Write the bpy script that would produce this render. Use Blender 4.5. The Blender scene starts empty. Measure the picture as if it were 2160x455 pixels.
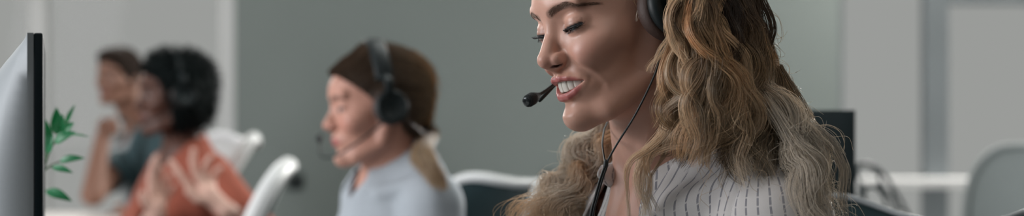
import bpy, math, random
import numpy as np

# ------------------------------------------------------------------ camera, world, lights, exposure
SC = bpy.context.scene
COL = SC.collection
PI = math.pi
FPX, CXP, CYP, CAMZ = 3040.0, 1080.0, 227.5, 1.12      # focal length in pixels of the 2160 x 455 frame


def P(px, py, d):
    """world point seen at a pixel of the photograph, at depth d from the camera"""
    return np.array([(px - CXP) / FPX * d, d, CAMZ - (py - CYP) / FPX * d])


cam_data = bpy.data.cameras.new('camera')
cam = bpy.data.objects.new('camera', cam_data)
COL.objects.link(cam)
cam.location = (0, 0, CAMZ)
cam.rotation_euler = (PI / 2, 0, 0)
cam_data.sensor_width = 36.0
cam_data.sensor_fit = 'HORIZONTAL'
cam_data.lens = 36.0 * FPX / 2160.0
cam_data.clip_start = 0.05
cam_data.dof.use_dof = True
cam_data.dof.focus_distance = 1.535
cam_data.dof.aperture_fstop = 2.6
SC.camera = cam

SC.view_settings.view_transform = 'Standard'
SC.view_settings.look = 'None'
SC.view_settings.gamma = 1.0
SC.view_settings.exposure = -0.30
SC.view_settings.use_curve_mapping = False
SC.cycles.use_denoising = True
SC.cycles.max_bounces = 8
SC.cycles.transparent_max_bounces = 12
SC.cycles.sample_clamp_indirect = 3.0

world = bpy.data.worlds.new('overcast sky')
SC.world = world
world.use_nodes = True
WBG = world.node_tree.nodes['Background']
WBG.inputs['Color'].default_value = (1.0, 1.0, 0.975, 1)
WBG.inputs['Strength'].default_value = 0.425


def area_light(name, loc, target, sx, sy, power, color=(1, 1, 1)):
    ld = bpy.data.lights.new(name, 'AREA')
    ld.shape = 'RECTANGLE'
    ld.size, ld.size_y = sx, sy
    ld.energy = power
    ld.color = color
    o = bpy.data.objects.new(name, ld)
    COL.objects.link(o)
    o.location = loc
    v = np.array(target, float) - np.array(loc, float)
    from mathutils import Vector
    o.rotation_euler = Vector(v).to_track_quat('-Z', 'Y').to_euler()
    return o


LIGHTS = [
    # daylight through the tall windows of the left wall
    area_light('daylight_left_window', (-3.7, 1.35, 1.6), (0.2, 1.75, 1.1), 2.2, 1.6, 175, (0.97, 0.97, 1.0)),
    # daylight through the upper panes of the back windows, left and right bay
    area_light('daylight_back_left', (-2.4, 6.5, 2.2), (-2.35, 2.2, 1.0), 2.0, 0.8, 60, (1.0, 0.97, 0.93)),
    area_light('daylight_back_right', (2.4, 6.5, 2.2), (2.35, 1.5, 1.2), 1.8, 0.8, 380, (1.0, 0.97, 0.93)),
    # unseen fill lamps added under the ceiling to brighten wall and people
    area_light('added_ceiling_fill', (0.2, 3.3, 2.72), (0.2, 3.3, 0), 1.2, 0.6, 26, (0.95, 1.0, 0.97)),
    area_light('added_ceiling_fill', (0.2, 0.3, 2.72), (0.2, 0.3, 0), 1.2, 0.6, 6.5, (1.0, 0.88, 0.78)),
]


# ------------------------------------------------------------------ materials
def lin(r, g, b):
    return tuple((c / 255.0 / 12.92 if c <= 10 else ((c / 255.0 + 0.055) / 1.055) ** 2.4) for c in (r, g, b))


def mat(name, col, rough=0.5, metal=0.0, spec=0.5, noise=0.0, nscale=20.0, bump=0.0, bscale=80.0, sss=0.0, sheen=0.0,
        coat=0.0, attr=None, transl=0.0):
    """principled material with procedural colour variation and bump; attr multiplies in a mesh colour attribute"""
    m = bpy.data.materials.new(name)
    m.use_nodes = True
    nt = m.node_tree
    b = nt.nodes['Principled BSDF']
    b.inputs['Roughness'].default_value = rough
    b.inputs['Metallic'].default_value = metal
    b.inputs['Specular IOR Level'].default_value = spec
    if coat:
        b.inputs['Coat Weight'].default_value = coat
    if sheen:
        b.inputs['Sheen Weight'].default_value = sheen
    tc = nt.nodes.new('ShaderNodeTexCoord')
    src = None
    if attr:
        a = nt.nodes.new('ShaderNodeAttribute')
        a.attribute_name = attr
        src = a.outputs['Color']
    if noise > 0:
        n = nt.nodes.new('ShaderNodeTexNoise')
        n.inputs['Scale'].default_value = nscale
        n.inputs['Detail'].default_value = 4
        nt.links.new(tc.outputs['Object'], n.inputs['Vector'])
        mr = nt.nodes.new('ShaderNodeMapRange')
        mr.inputs['To Min'].default_value = 1 - noise
        mr.inputs['To Max'].default_value = 1 + noise
        nt.links.new(n.outputs['Fac'], mr.inputs['Value'])
        mx = nt.nodes.new('ShaderNodeVectorMath')
        mx.operation = 'SCALE'
        if src is not None:
            nt.links.new(src, mx.inputs[0])
        else:
            mx.inputs[0].default_value = col[:3]
        nt.links.new(mr.outputs['Result'], mx.inputs['Scale'])
        src = mx.outputs['Vector']
    if src is not None:
        nt.links.new(src, b.inputs['Base Color'])
    else:
        b.inputs['Base Color'].default_value = (*col[:3], 1)
    if bump > 0:
        n2 = nt.nodes.new('ShaderNodeTexNoise')
        n2.inputs['Scale'].default_value = bscale
        n2.inputs['Detail'].default_value = 5
        nt.links.new(tc.outputs['Object'], n2.inputs['Vector'])
        bp = nt.nodes.new('ShaderNodeBump')
        bp.inputs['Strength'].default_value = bump
        bp.inputs['Distance'].default_value = 0.002
        nt.links.new(n2.outputs['Fac'], bp.inputs['Height'])
        nt.links.new(bp.outputs['Normal'], b.inputs['Normal'])
    if sss > 0:
        b.inputs['Subsurface Weight'].default_value = sss
        b.inputs['Subsurface Radius'].default_value = (0.010, 0.0035, 0.002)
        b.inputs['Subsurface Scale'].default_value = 0.6
    if transl > 0:
        t = nt.nodes.new('ShaderNodeBsdfTranslucent')
        mixs = nt.nodes.new('ShaderNodeMixShader')
        mixs.inputs[0].default_value = transl
        if src is not None:
            nt.links.new(src, t.inputs['Color'])
        else:
            t.inputs['Color'].default_value = (*col[:3], 1)
        nt.links.new(b.outputs[0], mixs.inputs[1])
        nt.links.new(t.outputs[0], mixs.inputs[2])
        nt.links.new(mixs.outputs[0], nt.nodes['Material Output'].inputs['Surface'])
    return m


# ------------------------------------------------------------------ objects
def link(name, me, m=None, parent=None, smooth=True):
    o = bpy.data.objects.new(name, me)
    COL.objects.link(o)
    if m is not None:
        for mm in (m if isinstance(m, (list, tuple)) else [m]):
            me.materials.append(mm)
    if smooth and len(me.polygons):
        me.polygons.foreach_set('use_smooth', np.ones(len(me.polygons), bool))
    if parent is not None:
        o.parent = parent
        o.matrix_parent_inverse = PINV(parent)
    return o


def PINV(p):
    from mathutils import Matrix
    mw = Matrix.LocRotScale(p.location, p.rotation_euler, p.scale)
    if p.parent is not None:
        mw = Matrix.LocRotScale(p.parent.location, p.parent.rotation_euler, p.parent.scale) @ p.matrix_parent_inverse @ mw
    return mw.inverted()


def mesh_from(name, V, F, cols=None):
    """V (n,3); F list of faces, or (m,4) / (m,3) int array"""
    me = bpy.data.meshes.new(name)
    V = np.asarray(V, np.float32)
    if isinstance(F, np.ndarray):
        n, k = F.shape
        me.vertices.add(len(V))
        me.vertices.foreach_set('co', V.ravel())
        me.loops.add(n * k)
        me.loops.foreach_set('vertex_index', F.astype(np.int32).ravel())
        me.polygons.add(n)
        me.polygons.foreach_set('loop_start', (np.arange(n) * k).astype(np.int32))
        me.update(calc_edges=True)
    else:
        me.from_pydata(V.tolist(), [], F)
        me.update()
    if cols is not None:
        ca = me.color_attributes.new('tint', 'FLOAT_COLOR', 'POINT')
        c4 = np.ones((len(V), 4), np.float32)
        c4[:, :3] = cols
        ca.data.foreach_set('color', c4.ravel())
    return me


def tag(o, label, cat, group=None, kind=None):
    o['label'] = label
    if cat:
        o['category'] = cat
    if group:
        o['group'] = group
    if kind:
        o['kind'] = kind
    return o


def empty(name, loc, label, cat, group=None):
    o = bpy.data.objects.new(name, None)
    COL.objects.link(o)
    o.location = loc
    o.empty_display_size = 0.05
    return tag(o, label, cat, group)


class MB:
    """collects shapes into one mesh"""

    def __init__(s):
        s.V, s.F = [], []

    def add(s, V, F):
        b = len(s.V)
        s.V += [tuple(map(float, v)) for v in V]
        s.F += [tuple(int(i) + b for i in f) for f in F]
        return s

    def box(s, c, size, rot=None, bevel=0.0, seg=2):
        """bevelled box (rounded by a small chamfer of seg steps)"""
        import bmesh
        from mathutils import Matrix
        bm = bmesh.new()
        bmesh.ops.create_cube(bm, size=1.0)
        bmesh.ops.scale(bm, vec=size, verts=bm.verts)
        if bevel > 0:
            bmesh.ops.bevel(bm, geom=list(bm.edges), offset=bevel, segments=seg, profile=0.5, affect='EDGES')
        if rot is not None:
            bmesh.ops.transform(bm, matrix=Matrix(np.asarray(rot).tolist()).to_4x4(), verts=bm.verts)
        bmesh.ops.translate(bm, vec=c, verts=bm.verts)
        bm.verts.ensure_lookup_table()
        s.add([v.co for v in bm.verts], [[v.index for v in f.verts] for f in bm.faces])
        bm.free()
        return s

    def tube(s, pts, r, n=12, caps=True, flat=1.0, up=(0, 0, 1)):
        """tube along points, radius scalar or list; flat squashes the second axis"""
        V, F = tube_geo(pts, r, n, caps, flat, up)
        return s.add(V, F)

    def lathe(s, prof, n=32, M=None, o=(0, 0, 0)):
        """profile (radius, height) turned about the local z axis, placed by the matrix M and origin o"""
        V, F = [], []
        for (r, z) in prof:
            for k in range(n):
                a = 2 * PI * k / n
                V.append((r * math.cos(a), r * math.sin(a), z))
        for i in range(len(prof) - 1):
            for k in range(n):
                k2 = (k + 1) % n
                F.append((i * n + k, i * n + k2, (i + 1) * n + k2, (i + 1) * n + k))
        if prof[0][0] > 1e-6:
            F.append(tuple(range(n - 1, -1, -1)))
        if prof[-1][0] > 1e-6:
            F.append(tuple((len(prof) - 1) * n + k for k in range(n)))
        V = np.array(V)
        if M is not None:
            V = V @ np.asarray(M).T
        V = V + np.asarray(o)
        return s.add(V, F)

    def build(s, name, m, parent=None, smooth=True, auto=None):
        me = mesh_from(name, s.V, s.F)
        o = link(name, me, m, parent, smooth)
        if auto is not None:
            try:
                me.set_sharp_from_angle(angle=math.radians(auto))
            except Exception:
                pass
        return o


def tube_geo(pts, r, n=12, caps=True, flat=1.0, up=(0, 0, 1)):
    pts = np.asarray(pts, float)
    N = len(pts)
    r = np.broadcast_to(np.asarray(r, float), (N,))
    T = np.gradient(pts, axis=0)
    T /= np.linalg.norm(T, axis=1)[:, None] + 1e-12
    u = np.asarray(up, float)
    if abs(T[0] @ u) > 0.95:
        u = np.array([1.0, 0, 0])
    V = []
    A = u - T[0] * (u @ T[0])
    A /= np.linalg.norm(A)
    for i in range(N):
        A = A - T[i] * (A @ T[i])
        A /= np.linalg.norm(A) + 1e-12
        B = np.cross(T[i], A)
        for k in range(n):
            a = 2 * PI * k / n
            V.append(pts[i] + r[i] * (math.cos(a) * A * flat + math.sin(a) * B))
    F = []
    for i in range(N - 1):
        for k in range(n):
            k2 = (k + 1) % n
            F.append((i * n + k, i * n + k2, (i + 1) * n + k2, (i + 1) * n + k))
    if caps:
        F.append(tuple(range(n - 1, -1, -1)))
        F.append(tuple((N - 1) * n + k for k in range(n)))
    return V, F


def spline(pts, n):
    """Catmull-Rom through the points, n samples"""
    p = np.asarray(pts, float)
    if len(p) == 2:
        t = np.linspace(0, 1, n)[:, None]
        return p[0] * (1 - t) + p[1] * t
    q = np.vstack([2 * p[0] - p[1], p, 2 * p[-1] - p[-2]])
    seg = len(p) - 1
    t = np.linspace(0, seg, n)
    i = np.minimum(t.astype(int), seg - 1)
    f = (t - i)[:, None]
    a, b, c, d = q[i], q[i + 1], q[i + 2], q[i + 3]
    return 0.5 * (2 * b + (c - a) * f + (2 * a - 5 * b + 4 * c - d) * f ** 2 + (3 * b - a - 3 * c + d) * f ** 3)


# ------------------------------------------------------------------ implicit surfaces -> one continuous mesh
def smin(a, b, k):
    h = np.clip(0.5 + 0.5 * (b - a) / k, 0, 1)
    return b + (a - b) * h - k * h * (1 - h)


def smax(a, b, k):
    return -smin(-a, -b, k)


def ell(p, c, r):
    q = p - np.asarray(c, np.float32)
    r = np.asarray(r, np.float32)
    k0 = np.sqrt(((q / r) ** 2).sum(1))
    k1 = np.sqrt(((q / r ** 2) ** 2).sum(1))
    return k0 * (k0 - 1) / np.maximum(k1, 1e-9)


def cap(p, a, b, ra, rb=None):
    rb = ra if rb is None else rb
    a = np.asarray(a, np.float32)
    b = np.asarray(b, np.float32)
    ab = b - a
    t = np.clip(((p - a) @ ab) / (ab @ ab), 0, 1)
    return np.sqrt(((p - a - t[:, None] * ab) ** 2).sum(1)) - (ra + (rb - ra) * t)


def chain(p, pts, rs, k=0.0):
    d = None
    for i in range(len(pts) - 1):
        e = cap(p, pts[i], pts[i + 1], rs[i], rs[i + 1])
        d = e if d is None else (smin(d, e, k) if k > 0 else np.minimum(d, e))
    return d


def isosurface(fn, lo, hi, h, safety=1.7):
    """sparse surface nets of fn(points) = 0"""
    B = 8
    lo = np.asarray(lo, np.float64)
    hi = np.asarray(hi, np.float64)
    nb = np.maximum(1, np.ceil((hi - lo) / (B * h)).astype(int))
    bi = np.stack(np.meshgrid(*[np.arange(n) for n in nb], indexing='ij'), -1).reshape(-1, 3)
    cen = (lo + (bi + 0.5) * B * h).astype(np.float32)
    d = np.concatenate([fn(c) for c in np.array_split(cen, max(1, len(cen) // 200000))])
    bi = bi[np.abs(d) < B * h * 0.866 * safety]
    n = B + 1
    lat = np.stack(np.meshgrid(*[np.arange(n)] * 3, indexing='ij'), -1).reshape(-1, 3)
    NY = (nb * B + 3)

    def key(c):
        c = c + 1
        return (c[..., 0] * NY[1] + c[..., 1]) * NY[2] + c[..., 2]

    keys, verts, edges = [], [], []
    step = 400
    for s in range(0, len(bi), step):
        b = bi[s:s + step]
        g = b[:, None, :] * B + lat[None]
        D = fn((lo + g * h).astype(np.float32).reshape(-1, 3)).reshape(len(b), n, n, n)
        S = D < 0
        cnt = np.zeros((len(b), B, B, B), np.int8)
        pos = np.zeros((len(b), B, B, B, 3), np.float32)
        for ax in range(3):
            o1, o2 = [a for a in range(3) if a != ax]
            for u in (0, 1):
                for v in (0, 1):
                    sl0 = [slice(None)] * 4
                    sl1 = [slice(None)] * 4
                    sl0[1 + ax] = slice(0, B)
                    sl1[1 + ax] = slice(1, B + 1)
                    for oo, w in ((o1, u), (o2, v)):
                        sl0[1 + oo] = slice(w, B + w)
                        sl1[1 + oo] = slice(w, B + w)
                    d0, d1 = D[tuple(sl0)], D[tuple(sl1)]
                    x = (d0 < 0) != (d1 < 0)
                    t = np.where(x, d0 / np.where(x, d0 - d1, 1), 0)
                    cnt += x
                    pos[..., ax] += np.where(x, t, 0)
                    pos[..., o1] += np.where(x, u, 0)
                    pos[..., o2] += np.where(x, v, 0)
        act = np.argwhere(cnt > 0)
        if len(act):
            gi = b[act[:, 0]] * B + act[:, 1:]
            pp = pos[tuple(act.T)] / cnt[tuple(act.T)][:, None]
            keys.append(key(gi))
            verts.append(lo + (gi + pp) * h)
        for ax in range(3):
            sl0 = [slice(None)] + [slice(0, B)] * 3
            sl1 = [slice(None)] + [slice(0, B)] * 3
            sl1[1 + ax] = slice(1, B + 1)
            a0, a1 = S[tuple(sl0)], S[tuple(sl1)]
            e = np.argwhere(a0 != a1)
            if len(e):
                gi = b[e[:, 0]] * B + e[:, 1:]
                fl = a0[tuple(e.T)]
                edges.append((ax, gi, fl))
    K = np.concatenate(keys)
    V = np.concatenate(verts)
    order = np.argsort(K)
    K, V = K[order], V[order]
    F = []
    for ax, gi, fl in edges:
        o1, o2 = (ax + 1) % 3, (ax + 2) % 3
        q = []
        for (u, v) in ((-1, -1), (0, -1), (0, 0), (-1, 0)):
            c = gi.copy()
            c[:, o1] += u
            c[:, o2] += v
            kk = key(c)
            ix = np.searchsorted(K, kk)
            ix = np.minimum(ix, len(K) - 1)
            q.append(np.where(K[ix] == kk, ix, -1))
        q = np.stack(q, 1)
        ok = (q >= 0).all(1)
        q, f2 = q[ok], fl[ok]
        q[~f2] = q[~f2][:, ::-1]
        F.append(q)
    return V, np.concatenate(F)


def frame(yaw, pitch=0.0, roll=0.0):
    """columns right, forward, up of something that faces image-left turned by yaw from the camera (degrees)"""
    yaw, pitch, roll = np.radians([yaw, pitch, roll])
    f = np.array([-np.sin(yaw), -np.cos(yaw), 0])
    u = np.array([0, 0, 1.0])
    r = np.cross(f, u)
    f, u = f * np.cos(pitch) - u * np.sin(pitch), u * np.cos(pitch) + f * np.sin(pitch)
    r, u = r * np.cos(roll) - u * np.sin(roll), u * np.cos(roll) + r * np.sin(roll)
    return np.stack([r, f, u], 1)


def axis_frame(z, hint=(0, 0, 1)):
    z = np.asarray(z, float)
    z = z / np.linalg.norm(z)
    x = np.cross(hint, z)
    x /= np.linalg.norm(x)
    return np.stack([x, np.cross(z, x), z], 1)


def grid_surface(G):
    """G (a,b,3) -> verts and quads"""
    a, b, _ = G.shape
    i = np.arange(a * b).reshape(a, b)
    F = np.stack([i[:-1, :-1], i[1:, :-1], i[1:, 1:], i[:-1, 1:]], -1).reshape(-1, 4)
    return G.reshape(-1, 3), F


def vnoise(p, s, seed=0):
    """cheap smooth noise: sum of a few sines, p (n,3)"""
    rs = np.random.RandomState(seed)
    d = 0
    for i in range(5):
        w = rs.normal(size=3) * s
        d = d + np.sin(p @ w.astype(np.float32) + rs.uniform(0, 6.28))
    return d / 5


# ------------------------------------------------------------------ the room
YB = 6.6                                            # inner face of the back wall
XL, XR, YF, ZC = -4.0, 4.2, -1.6, 2.75
WX0, WX1 = -1.27, 1.50                              # the grey pier between the two window bays
M_WALL = mat('grey painted wall', (0.25, 0.282, 0.268), rough=0.9, spec=0.2, noise=0.03, nscale=3, bump=0.04, bscale=300)
M_WHITE = mat('white paint', (0.74, 0.74, 0.73), rough=0.6, noise=0.02, nscale=8)
M_FRAME = mat('pale grey window frame', (0.17, 0.19, 0.20), rough=0.5, noise=0.02)
M_FLOOR = mat('grey carpet', (0.05, 0.053, 0.055), rough=0.95, noise=0.25, nscale=120, bump=0.4, bscale=400)
M_CEIL = mat('white ceiling', (0.75, 0.75, 0.74), rough=0.9, noise=0.02)


def glass_mat():
    m = bpy.data.materials.new('window glass')
    m.use_nodes = True
    nt = m.node_tree
    nt.nodes.remove(nt.nodes['Principled BSDF'])
    t = nt.nodes.new('ShaderNodeBsdfTransparent')
    t.inputs['Color'].default_value = (0.97, 0.98, 0.975, 1)
    g = nt.nodes.new('ShaderNodeBsdfGlossy')
    g.inputs['Roughness'].default_value = 0.02
    f = nt.nodes.new('ShaderNodeFresnel')
    f.inputs['IOR'].default_value = 1.08
    mx = nt.nodes.new('ShaderNodeMixShader')
    nt.links.new(f.outputs[0], mx.inputs[0])
    nt.links.new(t.outputs[0], mx.inputs[1])
    nt.links.new(g.outputs[0], mx.inputs[2])
    nt.links.new(mx.outputs[0], nt.nodes['Material Output'].inputs['Surface'])
    return m


M_GLASS = glass_mat()


def struct(name, mb, m, parent=None, smooth=False):
    o = mb.build(name, m, parent, smooth)
    if parent is None:
        o['kind'] = 'structure'
    return o


def bx(mb, x0, x1, y0, y1, z0, z1, bevel=0.0):
    return mb.box(((x0 + x1) / 2, (y0 + y1) / 2, (z0 + z1) / 2), (x1 - x0, y1 - y0, z1 - z0), bevel=bevel)


struct('floor', bx(MB(), XL - .2, XR + .2, YF - .2, YB + .3, -0.1, 0), M_FLOOR)
struct('ceiling', bx(MB(), XL - .2, XR + .2, YF - .2, YB + .3, ZC, ZC + .1), M_CEIL)
mb = MB()
bx(mb, WX0, WX1, YB, YB + .25, 0, ZC)
bx(mb, XL - .2, WX0, YB, YB + .25, 2.62, ZC)
bx(mb, WX1, XR + .2, YB, YB + .25, 2.62, ZC)
struct('wall_back', mb, M_WALL)
mb = MB()
bx(mb, XL - .2, WX0, YB, YB + .25, 0, 0.52)
bx(mb, WX1, XR + .2, YB, YB + .25, 0, 0.40)
struct('trim_1', mb, M_WHITE)
mb = MB()
bx(mb, XL - .2, XL, YF, 0.1, 0, ZC)
bx(mb, XL - .2, XL, 0.1, 4.6, 0, 0.55)
bx(mb, XL - .2, XL, 0.1, 4.6, 2.55, ZC)
bx(mb, XL - .2, XL, 4.6, YB + .25, 0, ZC)
struct('wall_left', mb, M_WALL)
M_WALL2 = mat('dark teal grey painted wall', (0.10, 0.115, 0.115), rough=0.9, spec=0.2, noise=0.03, nscale=3)  # dark tone given to the unseen walls to cut bounce light
struct('wall_right', bx(MB(), XR, XR + .2, YF, YB + .25, 0, ZC), M_WALL2)
struct('wall_front', bx(MB(), XL - .2, XR + .2, YF - .2, YF, 0, ZC), M_WALL2)
struct('baseboard_back', bx(MB(), WX0, WX1, YB - .015, YB, 0, .09), M_WHITE)


def window(name, x0, x1, z0, z1, y, posts, rails=(), axis='x', fw=0.06, m=None):
    fr = MB()
    f = lambda a0, a1, b0, b1: bx(fr, a0, a1, y + .06, y + .14, b0, b1, .006) if axis == 'x' else bx(fr, y - .14, y - .06, a0, a1, b0, b1, .006)
    f(x0, x0 + fw, z0, z1)
    f(x1 - fw, x1, z0, z1)
    f(x0, x1, z0, z0 + fw)
    f(x0, x1, z1 - fw, z1)
    for a, b in posts:
        f(a, b, z0, z1)
    for a, b, c, d in rails:
        f(a, b, c, d)
    o = struct(name, fr, m or M_FRAME)
    g = MB()
    if axis == 'x':
        bx(g, x0 + .01, x1 - .01, y + .095, y + .101, z0 + .01, z1 - .01)
    else:
        bx(g, y - .101, y - .095, x0 + .01, x1 - .01, z0 + .01, z1 - .01)
    g.build('pane', M_GLASS, o, False)
    return o


window('window_1', XL, WX0, 0.52, 2.62, YB, [(-2.235, -2.155), (-3.3, -3.2)], fw=0.085, m=M_WHITE)
window('window_2', WX1, XR, 0.40, 2.62, YB, [(1.91, 2.02), (3.0, 3.08)], [(2.02, XR, 1.60, 1.68)], fw=0.03)
struct('trim_3', bx(MB(), WX1, XR, YB - .03, YB + .05, .755, .80, .008), M_WHITE)
window('window_3', 0.1, 4.6, 0.55, 2.55, XL, [(1.55, 1.62), (3.05, 3.12)], axis='y')
mb = MB()
bx(mb, WX1, XR, YB - .16, YB + .06, 0.40, 0.43, .008)
struct('trim_2', mb, M_WHITE)
M_SOCK = mat('dark socket plastic', (0.03, 0.04, 0.04), rough=0.5, noise=0.05)
for i, (px, py) in enumerate(((624, 381), (1160, 379))):
    c = P(px, py, YB)
    mb = MB()
    mb.box((c[0], YB - .006, c[2]), (.075, .012, .075), bevel=.004)
    s = mb.build('wall_socket', M_SOCK)
    MB().lathe([(.024, 0), (.026, .004), (.022, .006), (.018, -.002), (0, -.002)], 24, axis_frame((0, -1, 0)), (c[0], YB - .012, c[2])).build('socket_face', M_SOCK, s)
    tag(s, ['dark square wall socket on the grey wall beside the white framed chair', 'dark square wall socket on the grey wall beside the blonde hair'][i], 'socket', 'dark sockets on the grey wall')
for k, y in enumerate((3.3, 0.3)):  # unseen fixtures added around the fill lamps
    s = empty('ceiling_fill_fixture', (0.2, y, ZC - .03), ['unseen fill panel added over the far desks', 'unseen fill panel added over the front desk'][k], 'light', 'added fill panels under the ceiling')
    mb = MB()
    for (a, b, c, d) in ((-.62, .62, -.32, -.30), (-.62, .62, .30, .32), (-.62, -.60, -.30, .30), (.60, .62, -.30, .30)):
        bx(mb, .2 + a, .2 + b, y + c, y + d, ZC - .03, ZC)
    mb.build('frame', M_WHITE, s, False)

# ------------------------------------------------------------------ desks
M_DESK = mat('pale laminate', (0.62, 0.585, 0.56), rough=0.4, noise=0.04, nscale=6)
M_DESK2 = mat('white laminate', (0.70, 0.70, 0.69), rough=0.4, noise=0.02, nscale=6)
M_STEEL = mat('grey steel', (0.30, 0.31, 0.32), rough=0.35, metal=0.8, noise=0.05)


M_LOWWALL = M_WHITE


def make_desk(x0, x1, y0, y1, z, m, label):
    d = empty('desk', ((x0 + x1) / 2, (y0 + y1) / 2, 0), label, 'desk', 'desks in rows across the office')
    bx(MB(), x0, x1, y0, y1, z - .028, z, .005).build('tabletop', m, d, False)
    for x in (x0 + .06, x1 - .06):
        for y in (y0 + .06, y1 - .06):
            bx(MB(), x - .022, x + .022, y - .022, y + .022, 0, z - .028, .004).build('leg', M_STEEL, d, False)
    return d


make_desk(-1.20, -0.24, 1.15, 2.42, 0.73, M_DESK2, 'white desk under the silver monitor and the potted plant')
make_desk(-2.25, -1.30, 4.75, 5.25, 0.742, M_DESK, 'pale desk in front of the man by the window')
make_desk(-1.25, -0.62, 2.50, 3.15, 0.73, M_DESK2, 'white desk before the woman in the pale blue shirt')

# ------------------------------------------------------------------ the monitor seen edge-on at the left
M_ALU = mat('silver aluminium', (0.24, 0.265, 0.28), rough=0.6, metal=0.1, noise=0.03, nscale=300)
M_SCREEN = mat('black screen glass', (0.006, 0.013, 0.017), rough=0.5, spec=0.15, noise=0.05)


def make_monitor(name, top, yaw, w, h, z0, label, bulge=0.058, group=None, shell=None):
    """slim display with a bulging back; top = world point at the middle of the near top corner of the screen edge"""
    root = empty(name, (float(top[0]), float(top[1]), z0), label, 'monitor', group)
    cy, sy = math.cos(yaw), math.sin(yaw)
    ux = np.array([sy, cy, 0])          # along the screen, away from the near edge
    nx = np.array([cy, -sy, 0])         # out of the screen
    up = np.array([0, 0, 1.0])
    o = np.asarray(top, float)
    q = lambda a, b, c: o + ux * a - up * b + nx * c
    n, m_ = 40, 30
    G = np.zeros((n + 1, m_ + 1, 3))
    for i in range(n + 1):
        for j in range(m_ + 1):
            a, b = i / n, j / m_
            ea = max(0, 1 - (2 * a - 1) ** 2) ** 0.8
            eb = math.sin(PI * min(1, b ** 0.9)) ** 0.9 if 0 < b < 1 else 0
            G[i, j] = q(a * w, b * h, -0.007 - bulge * ea ** .6 * eb)
    # the bulge reaches right out to the edge seen from the side
    V, F = grid_surface(G)
    V2, F2 = grid_surface(np.array([[q(i / n * w, j / m_ * h, -0.001) for j in range(m_ + 1)] for i in range(n + 1)]))
    mb = MB().add(V, F[:, ::-1]).add(V2, F2)
    ring = [(i, 0) for i in range(n)] + [(n, j) for j in range(m_)] + [(i, m_) for i in range(n, 0, -1)] + [(0, j) for j in range(m_, 0, -1)]
    k = len(V)
    ids = [i * (m_ + 1) + j for i, j in ring]
    for a, b in zip(ids, ids[1:] + ids[:1]):
        mb.F.append((a, b, b + k, a + k))
    mb.build('back_shell', shell or M_ALU, root, auto=40)
    mb = MB()
    cen = q(w / 2, h / 2, 0.0035)
    mb.box(cen, (w, 0.009, h), rot=np.stack([ux, nx, up], 1), bevel=.002)
    mb.build('screen', M_SCREEN, root)
    st = MB()
    zb = z0
    base = q(w / 2, 0, -.10)
    pts = [q(w / 2, h * .62, -.045), q(w / 2, h * .9, -.075), np.array([base[0], base[1], z0 + .03]), np.array([base[0], base[1], z0 + .012])]
    st.tube(spline(pts, 16), .012, 12, flat=1, up=nx)
    st.build('stand', shell or M_ALU, root)
    c = q(w / 2, 0, -.06)
    MB().box((c[0], c[1], z0 + .0056), (.22, .20, .01), rot=np.stack([ux, nx, up], 1), bevel=.004).build('foot', shell or M_ALU, root)
    return root


top = P(73, 69, 1.42)
make_monitor('monitor', top, math.radians(-17.75), 0.52, 0.36, 0.73, 'silver backed monitor seen edge-on with a dark screen, cut by the left frame edge', bulge=.085)


# ------------------------------------------------------------------ the human head, in millimetres: x right, y forward, z up, origin between the ears
def u_top(r):
    return -31.0 - 4.6 * (r / 29.0) ** 2


def u_bot(r):
    return -44.0 + 8.6 * (r / 29.0) ** 2


NOSTRIL = [(6.0, 105.6, -13.8), (9.6, 101.2, -12.6), (14.2, 96.5, -13.4)]
EYE = np.array([31.0, 70.5, 24.0])
ER = 14.6      # radius of the eyeball
LR = ER + 1.3  # outside of the lids


def lid_angles(p, open_):
    q = p - EYE.astype(np.float32)
    az = np.arctan2(q[:, 0], np.maximum(q[:, 1], 1e-3))
    el = np.arctan2(q[:, 2], np.sqrt(q[:, 0] ** 2 + q[:, 1] ** 2))
    w = np.clip(1 - (az - 0.05) ** 2 / 1.0, -1, 1)
    base = -0.17 + 0.10 * az
    return el, base + (0.02 + open_[0]) * w, base - 0.05 - open_[1] * w, az


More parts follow.
